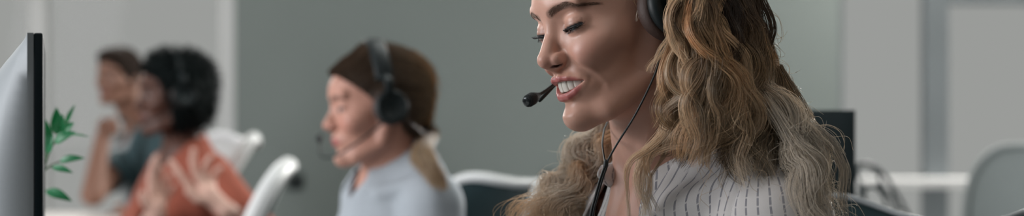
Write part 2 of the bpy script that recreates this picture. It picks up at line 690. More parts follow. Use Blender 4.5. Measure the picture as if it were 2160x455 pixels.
def head_sdf(q, smile=True, open_=(0.03, 0.22), male=False, neck=True):
    p = q.copy()
    p[:, 0] = np.abs(p[:, 0])
    x = p[:, 0]
    d = ell(p, (0, -10, 46), (72, 92, 82))
    d = smin(d, ell(p, (0, 28, 55), (53, 66, 46)), 22)
    d = smin(d, ell(p, (0, 34, 4), (56, 56, 58)), 18)
    d = smin(d, ell(p, (40, 50, 2), (23, 28, 18)), 14)             # cheekbone
    d = smin(d, ell(p, (0, 42, -42), (44, 46, 42)), 18)            # lower face
    jw = 52 if male else 45
    d = smin(d, chain(p, [(60, -2, -8), (jw, 14, -50), (26, 62, -71), (0, 79, -73)], [13, 13, 14, 15]), 14)
    d = smin(d, ell(p, (0, 84, -72), (19, 18, 15.5)), 10)          # chin
    d = smin(d, cap(p, (13, 82, 47), (44, 73, 50), 9, 8), 10)      # brow ridge
    d = smax(d, -ell(p, (30, 103, 27), (20, 21, 14.5)), 12)        # socket
    d = smax(d, -ell(p, (84, 70, 40), (22, 40, 24)), 14)           # temple
    # apples of the smiling cheeks
    if smile:
        d = smin(d, ell(p, (32, 68, -8), (19, 21, 17)), 12)
        d = smin(d, ell(p, (0, 70, -36), (33, 28, 24)), 10)
    else:
        d = smin(d, ell(p, (33, 64, -8), (20, 19, 18)), 14)
        d = smin(d, ell(p, (0, 71, -36), (28, 28, 22)), 10)
    # nose
    d = smin(d, chain(p, [(0, 83, 40), (0, 90, 20), (0, 103.5, -2.5)], [7.5, 7.0, 9.5]), 7)
    d = smin(d, ell(p, (0, 106.5, -4.5), (8.5, 8.5, 8)), 4)
    d = smin(d, ell(p, (6.0, 96.5, -11.5), (8.5, 8.0, 5.5)), 4)
    d = smin(d, ell(p, (11.6, 95.5, -5.8), (6.0, 10.0, 6.6)), 4.5)
    d = smin(d, cap(p, (0, 104, -10), (0, 96, -19), 4.2, 4.5), 4)
    d = smax(d, -chain(p, NOSTRIL, [1.0, 2.2, 1.2]), 1.2)
    d = smax(d, -ell(p, (8.6, 98.5, -10.5), (2.4, 3.5, 3.5)), 1.2)
    d = smax(d, -cap(p, (18.4, 99, 1), (20.0, 92, -11), 1.1), 4)
    # eyelids
    e = np.sqrt(((p - EYE.astype(np.float32)) ** 2).sum(1))
    d = smin(d, e - LR, 3.5)
    el, hi, lo, az = lid_angles(p, open_)
    ap = np.maximum(el - hi, lo - el) * ER
    ap = np.maximum(ap, np.maximum(np.abs(az - 0.05) - 1.0, 0) * ER)
    d = smax(d, -np.maximum(ap, e - LR - 2), 1.0)
    # crease above the lid and below the lower lid
    cr = np.abs(el - (hi + 0.46)) * LR
    d = d + 0.7 * np.exp(-(cr / 1.2) ** 2) * np.exp(-((e - LR) / 4) ** 2) * (np.abs(az) < 1.0)
    if smile:
        up = chain(p, [(0, 97.6, -28.0), (6, 97.6, -27.2), (15, 93.5, -28.5), (24, 86, -32), (29.5, 79.5, -35.6)], [3.9, 4.0, 3.7, 2.8, 1.8], 1.5)
        lw = chain(p, [(0, 95.0, -48.2), (8, 94.0, -47.6), (17, 89.5, -44.6), (25, 83.5, -39.8), (29.5, 79.5, -36.0)], [4.9, 4.8, 4.2, 3.0, 1.8], 1.5)
        d = smin(d, up, 3.0)
        d = smin(d, lw, 3.0)
        cav = np.maximum(np.maximum(p[:, 2] - u_top(x), u_bot(x) - p[:, 2]), x - 28.8)
        cav = np.maximum(cav, 60 - p[:, 1])
        d = smax(d, -cav, 1.8)
        # smile fold from the nose wing down past the mouth corner
        f = chain(p, [(21, 93, -8), (30, 86, -20), (37, 77, -34), (38, 70, -46)], [1.0, 1.0, 1.0, 1.0])
        d = d + 2.1 * np.exp(-(f / 3.6) ** 2)
        f2 = chain(p, [(34, 86, -16), (42, 76, -32), (43, 68, -46)], [1.0, 1.0, 1.0])
        d = d - 1.6 * np.exp(-(f2 / 5.0) ** 2)
        d = d + 1.2 * np.exp(-(((p - np.array([32.5, 78, -36.5], np.float32)) ** 2).sum(1)) / 14)
    else:
        up = chain(p, [(0, 97.8, -33.0), (6, 97.6, -32), (15, 92.5, -34.5), (23, 84.5, -37.5)], [4.2, 4.4, 3.4, 1.6], 1.5)
        lw = chain(p, [(0, 95.6, -42.5), (8, 94.6, -42.3), (16, 90, -40.5), (23, 84, -38)], [4.9, 4.7, 3.6, 1.6], 1.5)
        d = smin(d, up, 2.5)
        d = smin(d, lw, 2.5)
    d = smax(d, -cap(p, (0, 103, -21), (0, 102.5, -27), 2.0), 3)   # philtrum
    d = smax(d, -ell(p, (0, 101.5, -60), (17, 5.5, 4)), 6)         # fold under the lip
    # ears
    ear = ell(p, (75, -8, 6), (5, 15, 29))
    ear = smax(ear, -ell(p, (80, -4, 10), (4, 8, 17)), 3)
    d = smin(d, ear, 3)
    return d


LIP_UP = [(0, 99.5, -28.4), (6, 99.5, -27.8), (15, 95, -29.2), (24, 87.5, -32.5), (29.5, 80.5, -35.6)]
LIP_LO = [(0, 98, -48.2), (8, 97, -47.6), (17, 92, -44.6), (25, 85, -39.8), (29.5, 80.5, -36.0)]


def sstep(a, b, x):
    t = np.clip((x - a) / (b - a), 0, 1)
    return t * t * (3 - 2 * t)


def skin_cols(q, skin, lip, smile=True, open_=(0.03, 0.22), brow=None, liner=None, shadow=None, blush=None):
    """skin tint per point in head space (mm): lips, blush, eye make-up and the skin under the brows"""
    p = q.astype(np.float32).copy()
    p[:, 0] = np.abs(p[:, 0])
    c = np.tile(np.array(skin, np.float32), (len(p), 1))

    def mixin(w, col):
        nonlocal c
        w = np.clip(w, 0, 1)[:, None]
        c = c * (1 - w) + np.array(col, np.float32) * w

    if blush is not None:
        mixin(0.5 * np.exp(-(((p - np.array([40, 80, -6], np.float32)) / np.array([18, 30, 14], np.float32)) ** 2).sum(1)), blush)
        mixin(0.45 * np.exp(-(((p - np.array([8, 112, -8], np.float32)) / np.array([12, 14, 8], np.float32)) ** 2).sum(1)), blush)
    if smile:
        a, b = chain(p, LIP_UP, [3.4, 3.5, 3.1, 2.4, 1.4]), chain(p, LIP_LO, [4.6, 4.4, 3.9, 2.6, 1.4])
    else:
        a = chain(p, [(0, 100, -33.6), (6, 100, -33), (15, 95, -35), (23, 86, -37.6)], [3.8, 4, 3, 1.5])
        b = chain(p, [(0, 99, -42), (8, 98, -41.8), (16, 92, -40.4), (23, 86, -38)], [4.4, 4.2, 3.3, 1.5])
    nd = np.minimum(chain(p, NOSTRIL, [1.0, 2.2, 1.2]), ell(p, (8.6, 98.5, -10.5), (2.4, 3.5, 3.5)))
    mixin(sstep(.9, -.2, nd), (.10, .025, .02))  # shade of the nostril slits painted into the skin
    dl = np.minimum(a, b)
    mixin(sstep(1.1, -0.5, dl) * (p[:, 1] > 60), lip)
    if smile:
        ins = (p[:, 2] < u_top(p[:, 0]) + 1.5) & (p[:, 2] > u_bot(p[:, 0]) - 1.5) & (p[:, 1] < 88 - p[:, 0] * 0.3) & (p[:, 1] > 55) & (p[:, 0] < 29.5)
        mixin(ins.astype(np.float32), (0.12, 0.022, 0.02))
    el, hi, lo, az = lid_angles(p, open_)
    e = np.sqrt(((p - EYE.astype(np.float32)) ** 2).sum(1))
    near = sstep(LR + 5, LR + 1.5, e) * (np.abs(az) < 1.25)
    if shadow is not None:
        mixin(0.6 * near * sstep(0.75, 0.25, el - hi) * (el > hi), shadow)
    if liner is not None:
        mixin(near * sstep(0.17, 0.09, np.abs(el - hi - 0.03)) * (np.abs(az - 0.15) < 1.0), liner)
        mixin(0.55 * near * sstep(0.11, 0.04, np.abs(el - lo + 0.03)) * (np.abs(az) < 0.8), liner)
    if brow is not None:
        bd = chain(p, BROW, [4.4, 4.4, 4.0, 2.0])
        mixin(0.75 * sstep(1.5, -1.2, bd) * (p[:, 1] > 40), brow)
    return c


BROW = [(12, 93, 41.5), (24, 92, 45.5), (38, 84, 46.5), (54, 66, 39)]


def head_eye(parent, name, T, M, side, iris, S=0.001, gaze=(-0.1, -0.42), mats=None):
    """eyeball with iris and pupil as material slots, looking along gaze (azimuth, elevation)"""
    n, mm = 28, 20
    V, F, mi = [], [], []
    for i in range(mm + 1):
        a = PI * i / mm
        rr = ER + (0.5 if a < 0.4 else 0)
        for k in range(n):
            b = 2 * PI * k / n
            V.append((rr * math.sin(a) * math.cos(b), rr * math.cos(a), rr * math.sin(a) * math.sin(b)))
    for i in range(mm):
        for k in range(n):
            k2 = (k + 1) % n
            F.append((i * n + k, i * n + k2, (i + 1) * n + k2, (i + 1) * n + k))
            mi.append(2 if i < 2 else (1 if i < 4 else 0))
    V = np.array(V)
    az, el = gaze
    ca, sa, ce, se = math.cos(az), math.sin(az), math.cos(el), math.sin(el)
    Rx = np.array([[1, 0, 0], [0, ce, -se], [0, se, ce]])
    Rz = np.array([[ca, -sa, 0], [sa, ca, 0], [0, 0, 1]])
    V = V @ Rx.T @ Rz.T + EYE * np.array([side, 1, 1])
    me = mesh_from(name, (V * S) @ M.T + T, F)
    o = link(name, me, mats, parent)
    me.polygons.foreach_set('material_index', np.array(mi, np.int32))
    return o


def lashes(parent, T, M, sides, open_, m, n=70, length=7.5, rad=0.22, seed=3):
    """curved lashes along the upper lid, thicker short ones below, one mesh per eye"""
    rs = np.random.RandomState(seed)
    for sd in sides:
        mb = MB()
        for up in (True, False):
            for i in range(n if up else n // 2):
                az = -0.7 + 1.75 * (i + rs.uniform(-.4, .4)) / (n if up else n // 2)
                w = 1 - (az - 0.05) ** 2
                base = -0.17 + 0.10 * az
                el = base + (0.02 + open_[0]) * w if up else base - 0.05 - open_[1] * w
                R0 = LR + 0.2
                L = (length if up else 3.5) * (0.55 + 0.45 * min(1, max(0, (az + 0.6) / 0.9))) * rs.uniform(.8, 1.1)
                pts = []
                for s_ in np.linspace(0, 1, 6):
                    rr = R0 + L * s_ * 0.82
                    ee = el + (-0.30 * s_ + 0.42 * s_ * s_ if up else -0.25 * s_) * L / 9
                    aa = az + 0.20 * s_ * (0.3 + az) + rs.uniform(-.01, .01)
                    pts.append((rr * math.cos(ee) * math.sin(aa), rr * math.cos(ee) * math.cos(aa), rr * math.sin(ee)))
                pts = np.array(pts) * np.array([1, 1, 1]) + EYE
                pts[:, 0] *= sd
                mb.tube(pts * 0.001 @ M.T + T, np.linspace(rad * (1 if up else .7), rad * .3, 6) * 0.001, 4)
        # the thick rooted line along the lid
        pts = []
        for az in np.linspace(-0.95, 1.2, 24):
            w = max(-1, 1 - (az - 0.05) ** 2)
            el = -0.17 + 0.10 * az + (0.02 + open_[0]) * w + (0.10 * max(0, az - .85))
            pts.append(((LR + .2) * math.cos(el) * math.sin(az), (LR + .2) * math.cos(el) * math.cos(az), (LR + .2) * math.sin(el)))
        pts = np.array(pts) + EYE
        pts[:, 0] *= sd
        mb.tube(pts * 0.001 @ M.T + T, np.interp(np.linspace(0, 1, 24), [0, .3, .75, 1], [.25, .7, 1.0, .2]) * 0.001, 6)
        mb.build('eyelashes', m, parent)


def brow_hairs(parent, T, M, sides, m, sdf, n=240, seed=5):
    rs = np.random.RandomState(seed)
    for sd in sides:
        c = spline(BROW, 60)
        mb = MB()
        for i in range(n):
            t = rs.uniform(0, 1)
            a = c[int(t * 59)]
            nxt = c[min(59, int(t * 59) + 4)] - c[max(0, int(t * 59) - 4)]
            nxt /= np.linalg.norm(nxt)
            h = np.interp(t, [0, .6, 1], [3.6, 3.4, 1.4])
            st = a + np.array([0, 0, rs.uniform(-h, h)])
            dr = nxt * 5.5 + np.array([0, 1.0, (2.8 * (1 - t) if st[2] < a[2] else -0.5)])
            pts = np.array([st, st + dr * .5, st + dr])
            for k in range(3):      # pull onto the skin
                for _ in range(3):
                    q = np.vstack([pts[k], pts[k] + [0, .5, 0]]).astype(np.float32)
                    dd = sdf(q)
                    g = max(0.3, (dd[1] - dd[0]) / .5)
                    pts[k, 1] -= np.clip((dd[0] - 0.25 - .3 * (k == 1)) / g, -4, 4)
            pts[:, 0] *= sd
            mb.tube(pts * 0.001 @ M.T + T, np.array([.16, .15, .05]) * 0.001, 3)
        mb.build('eyebrow', m, parent)


# ------------------------------------------------------------------ skin, cloth and hair materials
M_SKIN = mat('fair skin', (1, 1, 1), rough=0.42, spec=0.45, noise=0.05, nscale=45, bump=0.05, bscale=420, sss=0.12, attr='tint')
M_SKIN_B = mat('skin', (1, 1, 1), rough=0.5, spec=0.4, noise=0.05, nscale=40, attr='tint')
M_TEETH = mat('tooth enamel', lin(222, 218, 208), rough=0.2, spec=0.6, noise=0.04, nscale=60)
M_LASH = mat('black lashes', (0.006, 0.008, 0.010), rough=0.5)
M_BROWH = mat('brown brow hair', (0.15, 0.085, 0.055), rough=0.6, noise=0.2)
M_EYEW = mat('eye white', lin(215, 205, 200), rough=0.15, noise=0.03)
M_IRIS = mat('grey blue iris', (0.06, 0.09, 0.10), rough=0.1, noise=0.4, nscale=300)
M_PUPIL = mat('pupil', (0.004, 0.004, 0.004), rough=0.05)
EYEMATS = [M_EYEW, M_IRIS, M_PUPIL]

# ------------------------------------------------------------------ the smiling woman at the front
HT = np.array([0.1235, 1.60, 0.0825 + CAMZ])       # middle between her ears
HM = frame(60, 15, 6)
TO = np.array([0.180, 1.645, 1.060])               # base of her neck
TM = frame(62, 6, 2)
OPEN_F = (0.0, 0.16)


def to_head(p, T=HT, M=HM):
    return ((p - T.astype(np.float32)) @ M.astype(np.float32)) * 1000.0


def to_torso(p, T=TO, M=TM):
    return (p - T.astype(np.float32)) @ M.astype(np.float32)


def torso_sdf(t, arm_fwd=0.0, male=False, arms=True):
    """torso with upper arms in the torso frame (metres), from the neck base down to the seat"""
    x = np.abs(t[:, 0])
    s = t.copy()
    s[:, 0] = x
    w = 1.13 if male else 1.0
    d = ell(s, (0, -0.005, -0.17), (0.148 * w, 0.098, 0.19))
    d = smin(d, chain(s, [(0, -0.03, 0.02), (0.09, -0.03, -0.018), (0.152 * w, -0.02, -0.06)], [0.045, 0.034, 0.036]), 0.035)
    if not male:
        d = smin(d, ell(s, (0.073, 0.075, -0.19), (0.06, 0.055, 0.062)), 0.035)
    d = smin(d, ell(s, (0, -0.01, -0.36), (0.128 * w, 0.09, 0.17)), 0.05)
    d = smin(d, ell(s, (0, -0.02, -0.52), (0.165, 0.115, 0.11)), 0.05)
    if arms:
        d = smin(d, chain(s, [(0.160 * w, -0.02, -0.075), (0.200 * w, 0.01, -0.30), (0.16 * w, 0.22, -0.335)],
                          [0.043, 0.041, 0.032]), 0.03)
    return d


def woman_sdf(p):
    h = to_head(p)
    d = head_sdf(h, True, OPEN_F) * 0.001
    t = to_torso(p)
    nk0 = HT + HM @ np.array([0, -0.012, -0.018])
    nk1 = TO + TM @ np.array([0, -0.005, -0.02])
    n = cap(p, nk0, nk1, 0.051, 0.054)
    # the slender muscles from behind the ears to the notch of the collarbones
    notch = TO + TM @ np.array([0, 0.062, -0.055])
    for sd in (-1, 1):
        a = HT + HM @ np.array([sd * 0.052, -0.02, -0.03])
        n = smin(n, cap(p, a, notch + TM @ np.array([sd * 0.014, 0, 0]), 0.012, 0.008), 0.012)
    d = smin(d, n, 0.014)
    b = torso_sdf(t)
    for sd in (-1, 1):
        b = smin(b, chain(t, [(sd * 0.018, 0.066, -0.058), (sd * 0.08, 0.05, -0.045), (sd * 0.135, 0.0, -0.03)], [0.009, 0.008, 0.007]), 0.012)
    return smin(d, b, 0.03)


person = empty('person', (float(TO[0]), float(TO[1]), 0.45),
               'smiling woman with long wavy blonde hair and a pale striped shirt, in sharp focus', 'person')
V, F = isosurface(woman_sdf, HT + np.array([-0.16, -0.32, -0.62]), HT + np.array([0.34, 0.30, 0.15]), 0.0015)
cols = skin_cols(to_head(V.astype(np.float32)), (0.56, 0.315, 0.238), (0.42, 0.125, 0.115), True, OPEN_F,
                 brow=(0.19, 0.105, 0.075), liner=(0.012, 0.012, 0.014), shadow=(0.26, 0.125, 0.085), blush=(0.52, 0.235, 0.185))
body = link('body', mesh_from('body', V, F, cols), M_SKIN, person)


def teeth(parent, T, M):
    root = None
    for arch, zt, hs, wd, f0 in (('upper', -32.0, [13.0, 12.0, 12.2, 10.0, 8.4, 7], [8.6, 6.8, 7.6, 7.0, 6.6, 7], 92.0),):
        r = 0.0
        mb = MB()
        for i in range(6):
            rc = r + wd[i] / 2
            r += wd[i]
            for sd in (-1, 1):
                # along the dental arch
                fx = rc * (1 - 0.002 * rc)
                fy = f0 - fx * fx / 40.0
                ang = math.atan2(-2 * fx / 40.0, 1)
                ca, sa = math.cos(ang), math.sin(ang)
                n = 10
                V, F = [], []
                H, Wd = hs[i], wd[i] / math.cos(ang) * 1.01
                for a in range(n + 1):
                    for b in range(n + 1):
                        u, v = a / n * 2 - 1, b / n
                        taper = 1 - 0.16 * (1 - v)
                        xx = u * Wd / 2 * taper * (1 - 0.05 * (v > .9))
                        yy = 2.4 * math.sqrt(max(0, 1 - abs(u) ** 3.2)) + 0.8 * math.sin(v * PI) - 1.2 * (1 - v) * 0
                        zz = -v * H + (0.9 * abs(u) ** 4 if v > .99 else 0) + zt + 2.0
                        V.append((fx + xx * ca, fy + xx * sa + yy, zz))
                for a in range(n):
                    for b in range(n):
                        q = (a * (n + 1) + b, (a + 1) * (n + 1) + b, (a + 1) * (n + 1) + b + 1, a * (n + 1) + b + 1)
                        F.append(q if sd > 0 else q[::-1])
                V = np.array(V) * np.array([sd, 1, 1])
                mb.add(V * 0.001 @ M.T + T, F)
        o = mb.build('teeth', M_TEETH, parent)
        so = o.modifiers.new('thickness', 'SOLIDIFY')
        so.thickness = 0.0012
        so.offset = 0


teeth(person, HT, HM)
for sd in (-1, 1):
    head_eye(person, 'eyeball', HT, HM, sd, None, gaze=(0.05, -0.30), mats=EYEMATS)
lashes(person, HT, HM, (-1, 1), OPEN_F, M_LASH)
brow_hairs(person, HT, HM, (-1, 1), M_BROWH, lambda q: head_sdf(q, True, OPEN_F))


# ------------------------------------------------------------------ striped shirt
def stripe_mat(name, base, stripe, period, width, dash=0.0, double=True):
    m = mat(name, base, rough=0.85, spec=0.2, noise=0.04, nscale=60, bump=0.12, bscale=600, transl=0.12)
    nt = m.node_tree
    b = nt.nodes['Principled BSDF']
    src = b.inputs['Base Color'].links[0].from_socket
    a = nt.nodes.new('ShaderNodeAttribute')
    a.attribute_name = 'weave'
    sp = nt.nodes.new('ShaderNodeSeparateXYZ')
    nt.links.new(a.outputs['Vector'], sp.inputs[0])

    def math_(op, x, y=None, z=None):
        n = nt.nodes.new('ShaderNodeMath')
        n.operation = op
        for i, v in enumerate((x, y, z)):
            if v is None:
                continue
            if isinstance(v, (int, float)):
                n.inputs[i].default_value = v
            else:
                nt.links.new(v, n.inputs[i])
        return n.outputs[0]
    w = nt.nodes.new('ShaderNodeTexNoise')
    w.inputs['Scale'].default_value = 18
    nt.links.new(a.outputs['Vector'], w.inputs['Vector'])
    off = math_('MULTIPLY', math_('SUBTRACT', w.outputs['Fac'], 0.5), 0.004)
    u = math_('DIVIDE', math_('ADD', sp.outputs[0], off), period)
    fr = math_('ABSOLUTE', math_('SUBTRACT', math_('FRACT', u), 0.5))       # 0 in the middle of the stripe
    inside = math_('LESS_THAN', fr, width / period / 2)
    if double:      # woven stripe: two fine dark edges with a paler core
        core = math_('LESS_THAN', fr, width / period / 6)
        inside = math_('SUBTRACT', inside, math_('MULTIPLY', core, 0.45))
    if dash > 0:
        dn = math_('GREATER_THAN', math_('FRACT', math_('DIVIDE', sp.outputs[1], dash)), 0.18)
        inside = math_('MULTIPLY', inside, math_('ADD', math_('MULTIPLY', dn, 0.8), 0.2))
    mx = nt.nodes.new('ShaderNodeMix')
    mx.data_type = 'RGBA'
    nt.links.new(inside, mx.inputs['Factor'])
    nt.links.new(src, mx.inputs['A'])
    mx.inputs['B'].default_value = (*stripe, 1)
    nt.links.new(mx.outputs['Result'], b.inputs['Base Color'])
    return m


def set_weave(me, W):
    at = me.attributes.new('weave', 'FLOAT_VECTOR', 'POINT')
    at.data.foreach_set('vector', np.asarray(W, np.float32).ravel())


M_SHIRT = stripe_mat('striped cotton', (0.68, 0.66, 0.65), (0.17, 0.175, 0.215), 0.0112, 0.0018, dash=0.009)


def arm_axis(t):
    """stripe coordinates on the sleeve: around the arm, and along it"""
    sgn = np.where(t[:, 0] >= 0, 1.0, -1.0)
    ax = (0.158 + (-0.075 - t[:, 2]) * 0.187) * sgn
    ay = -0.02 + (-0.06 - t[:, 2]) * 0.125
    ang = np.arctan2(t[:, 1] - ay, (t[:, 0] - ax) * sgn)
    return ang * 0.052, t[:, 2]


def shirt_core(t):
    d = torso_sdf(t, arms=False)
    x = np.abs(t[:, 0])
    s = t.copy()
    s[:, 0] = x
    arm = chain(s, [(0.158, -0.02, -0.075), (0.200, 0.01, -0.30), (0.16, 0.22, -0.335)], [0.050, 0.046, 0.040])
    d = smin(d, arm, 0.028)
    d = smin(d, ell(s, (0, 0.03, -0.30), (0.145, 0.10, 0.2)), 0.04)
    full = torso_sdf(t)
    for sd in (-1, 1):
        full = smin(full, chain(t, [(sd * 0.018, 0.066, -0.058), (sd * 0.08, 0.05, -0.045), (sd * 0.15, 0.0, -0.025)], [0.009, 0.008, 0.008]), 0.012)
    return smin(d, full, .006)


def neck_hole(t, depth=0.27, half=0.062):
    x = np.abs(t[:, 0])
    v = np.maximum(x - half * np.clip((t[:, 2] + depth) / depth, 0, 1.35), -t[:, 1] - 0.01)
    ring = np.sqrt(x ** 2 + (t[:, 1] + 0.012) ** 2) - 0.062
    ring = np.maximum(ring, -t[:, 2] - 0.07)
    return np.minimum(v * 0.8, ring)


def woman_shirt(p):
    t = to_torso(p)
    x = np.abs(t[:, 0])
    d = shirt_core(t)
    w = vnoise(t, 26, 4) * 0.0035 + vnoise(t * np.array([1, 1, .35], np.float32), 75, 9) * 0.0016
    seam = np.exp(-((x - 0.160) / 0.004) ** 2) * 0.0022 * (t[:, 2] > -0.16)
    o = d - 0.010 - w + seam
    sh = np.maximum(o, -(o + 0.0045))
    sh = smax(sh, -neck_hole(t), 0.002)
    return np.maximum(sh, -t[:, 2] - 0.60)


V, F = isosurface(woman_shirt, TO + np.array([-0.30, -0.34, -0.62]), TO + np.array([0.34, 0.34, 0.07]), 0.0022)
t = to_torso(V.astype(np.float32))
au, av = arm_axis(t)
slv = np.abs(t[:, 0]) > 0.160
W = np.stack([np.where(slv, au + 0.003, t[:, 0] * 1.0), np.where(slv, av, t[:, 2] + t[:, 1]), np.zeros(len(t))], 1)
me = mesh_from('shirt', V, F)
set_weave(me, W)
shirt = link('shirt', me, M_SHIRT, person)


def collar(T, M, m, parent, rx=0.062, ry=0.066, lift=0.010, drop=0.046, point=0.05, name='collar'):
    """fold-over collar around the neck, open at the front with two points"""
    n, k = 72, 16
    G = np.zeros((n, k, 3))
    Wv = np.zeros((n, k, 3))
    for i in range(n):
        a = math.radians(-152 + 304 * i / (n - 1))                       # 0 at the back of the neck
        e = abs(a) / math.radians(152)
        bx, by = math.sin(a), -math.cos(a)
        zb = 0.050 - 0.075 * sstep(0.2, 1.0, e)
        pt = sstep(0.62, 1.0, e)
        for j in range(k):
            s = j / (k - 1)
            if s < 0.35:                                                # the stand, rising
                q = s / 0.35
                rr = 1.0 + 0.03 * q
                z = zb - 0.012 + (0.024 + lift) * q
                out = 0
            else:                                                       # the fall
                q = (s - 0.35) / 0.65
                out = 0.006 * math.sin(min(1, q * 3) * PI / 2) + (drop + point * pt) * 0.62 * q
                rr = 1.03
                z = zb + 0.012 + lift + 0.004 * math.sin(min(1, q * 4) * PI) - (drop + point * pt) * (0.62 * q ** 1.3)
            G[i, j] = (bx * (rx * rr + out), -0.012 + by * (ry * rr + out * (0.55 + 0.2 * pt)), z)
            Wv[i, j] = (a * 0.07 + 0.3 * 0, s * 0.08, 0)
    V, F = grid_surface(G)
    me = mesh_from(name, V @ M.T + T, F)
    set_weave(me, Wv.reshape(-1, 3))
    o = link(name, me, m, parent)
    so = o.modifiers.new('cloth thickness', 'SOLIDIFY')
    so.thickness = 0.0022
    so.offset = 0
    return o


collar(TO, TM, M_SHIRT, person)


def lapel(rows, m, parent, name, weave=(0.0, 0.0)):
    """cloth flap through rows of points (each row a list of px, py, depth)"""
    R_ = np.array([spline([P(*q) for q in r], 18) for r in rows])
    G = np.array([spline(R_[:, j], 14) for j in range(18)])
    V, F = grid_surface(G)
    me = mesh_from(name, V, F)
    u = np.stack(np.meshgrid(np.linspace(0, 1, 18), np.linspace(0, 1, 14), indexing='ij'), -1).reshape(-1, 2)
    set_weave(me, np.stack([u[:, 0] * .045 + weave[0] + u[:, 1] * .012, u[:, 1] * .05, u[:, 0] * 0], 1))
    o = link(name, me, m, parent)
    so = o.modifiers.new('cloth thickness', 'SOLIDIFY')
    so.thickness = .0022
    so.offset = 0
    return o


# far side of the open collar, turned out beside the neck, and the front edge that falls from it
lapel([[(1268, 350, 1.632), (1290, 344, 1.640), (1308, 337, 1.655), (1322, 328, 1.675)], [(1261, 362, 1.622), (1284, 358, 1.628), (1306, 352, 1.642), (1324, 345, 1.665)],
       [(1263, 376, 1.622), (1286, 374, 1.626), (1306, 368, 1.638), (1324, 362, 1.660)], [(1280, 390, 1.632), (1296, 390, 1.632), (1310, 383, 1.640), (1323, 374, 1.655)],
       [(1296, 398, 1.640), (1302, 397, 1.640), (1309, 392, 1.642), (1318, 384, 1.650)]], M_SHIRT, person, 'collar_point', (.004, 0))
lapel([[(1284, 392, 1.640), (1292, 393, 1.634), (1302, 394, 1.640)], [(1278, 412, 1.640), (1288, 414, 1.632), (1300, 412, 1.638)], [(1270, 436, 1.640), (1282, 438, 1.630), (1297, 436, 1.636)],
       [(1260, 462, 1.640), (1275, 465, 1.628), (1294, 465, 1.634)], [(1252, 500, 1.640), (1268, 504, 1.626), (1290, 504, 1.632)]], M_SHIRT, person, 'placket', (.0, 0))

# ------------------------------------------------------------------ hair made of strands
M_HAIR = mat('wavy blonde hair', (1, 1, 1), rough=0.36, spec=0.6, attr='tint', transl=0.38)
M_HAIR.node_tree.nodes['Principled BSDF'].inputs['Anisotropic'].default_value = 0.4


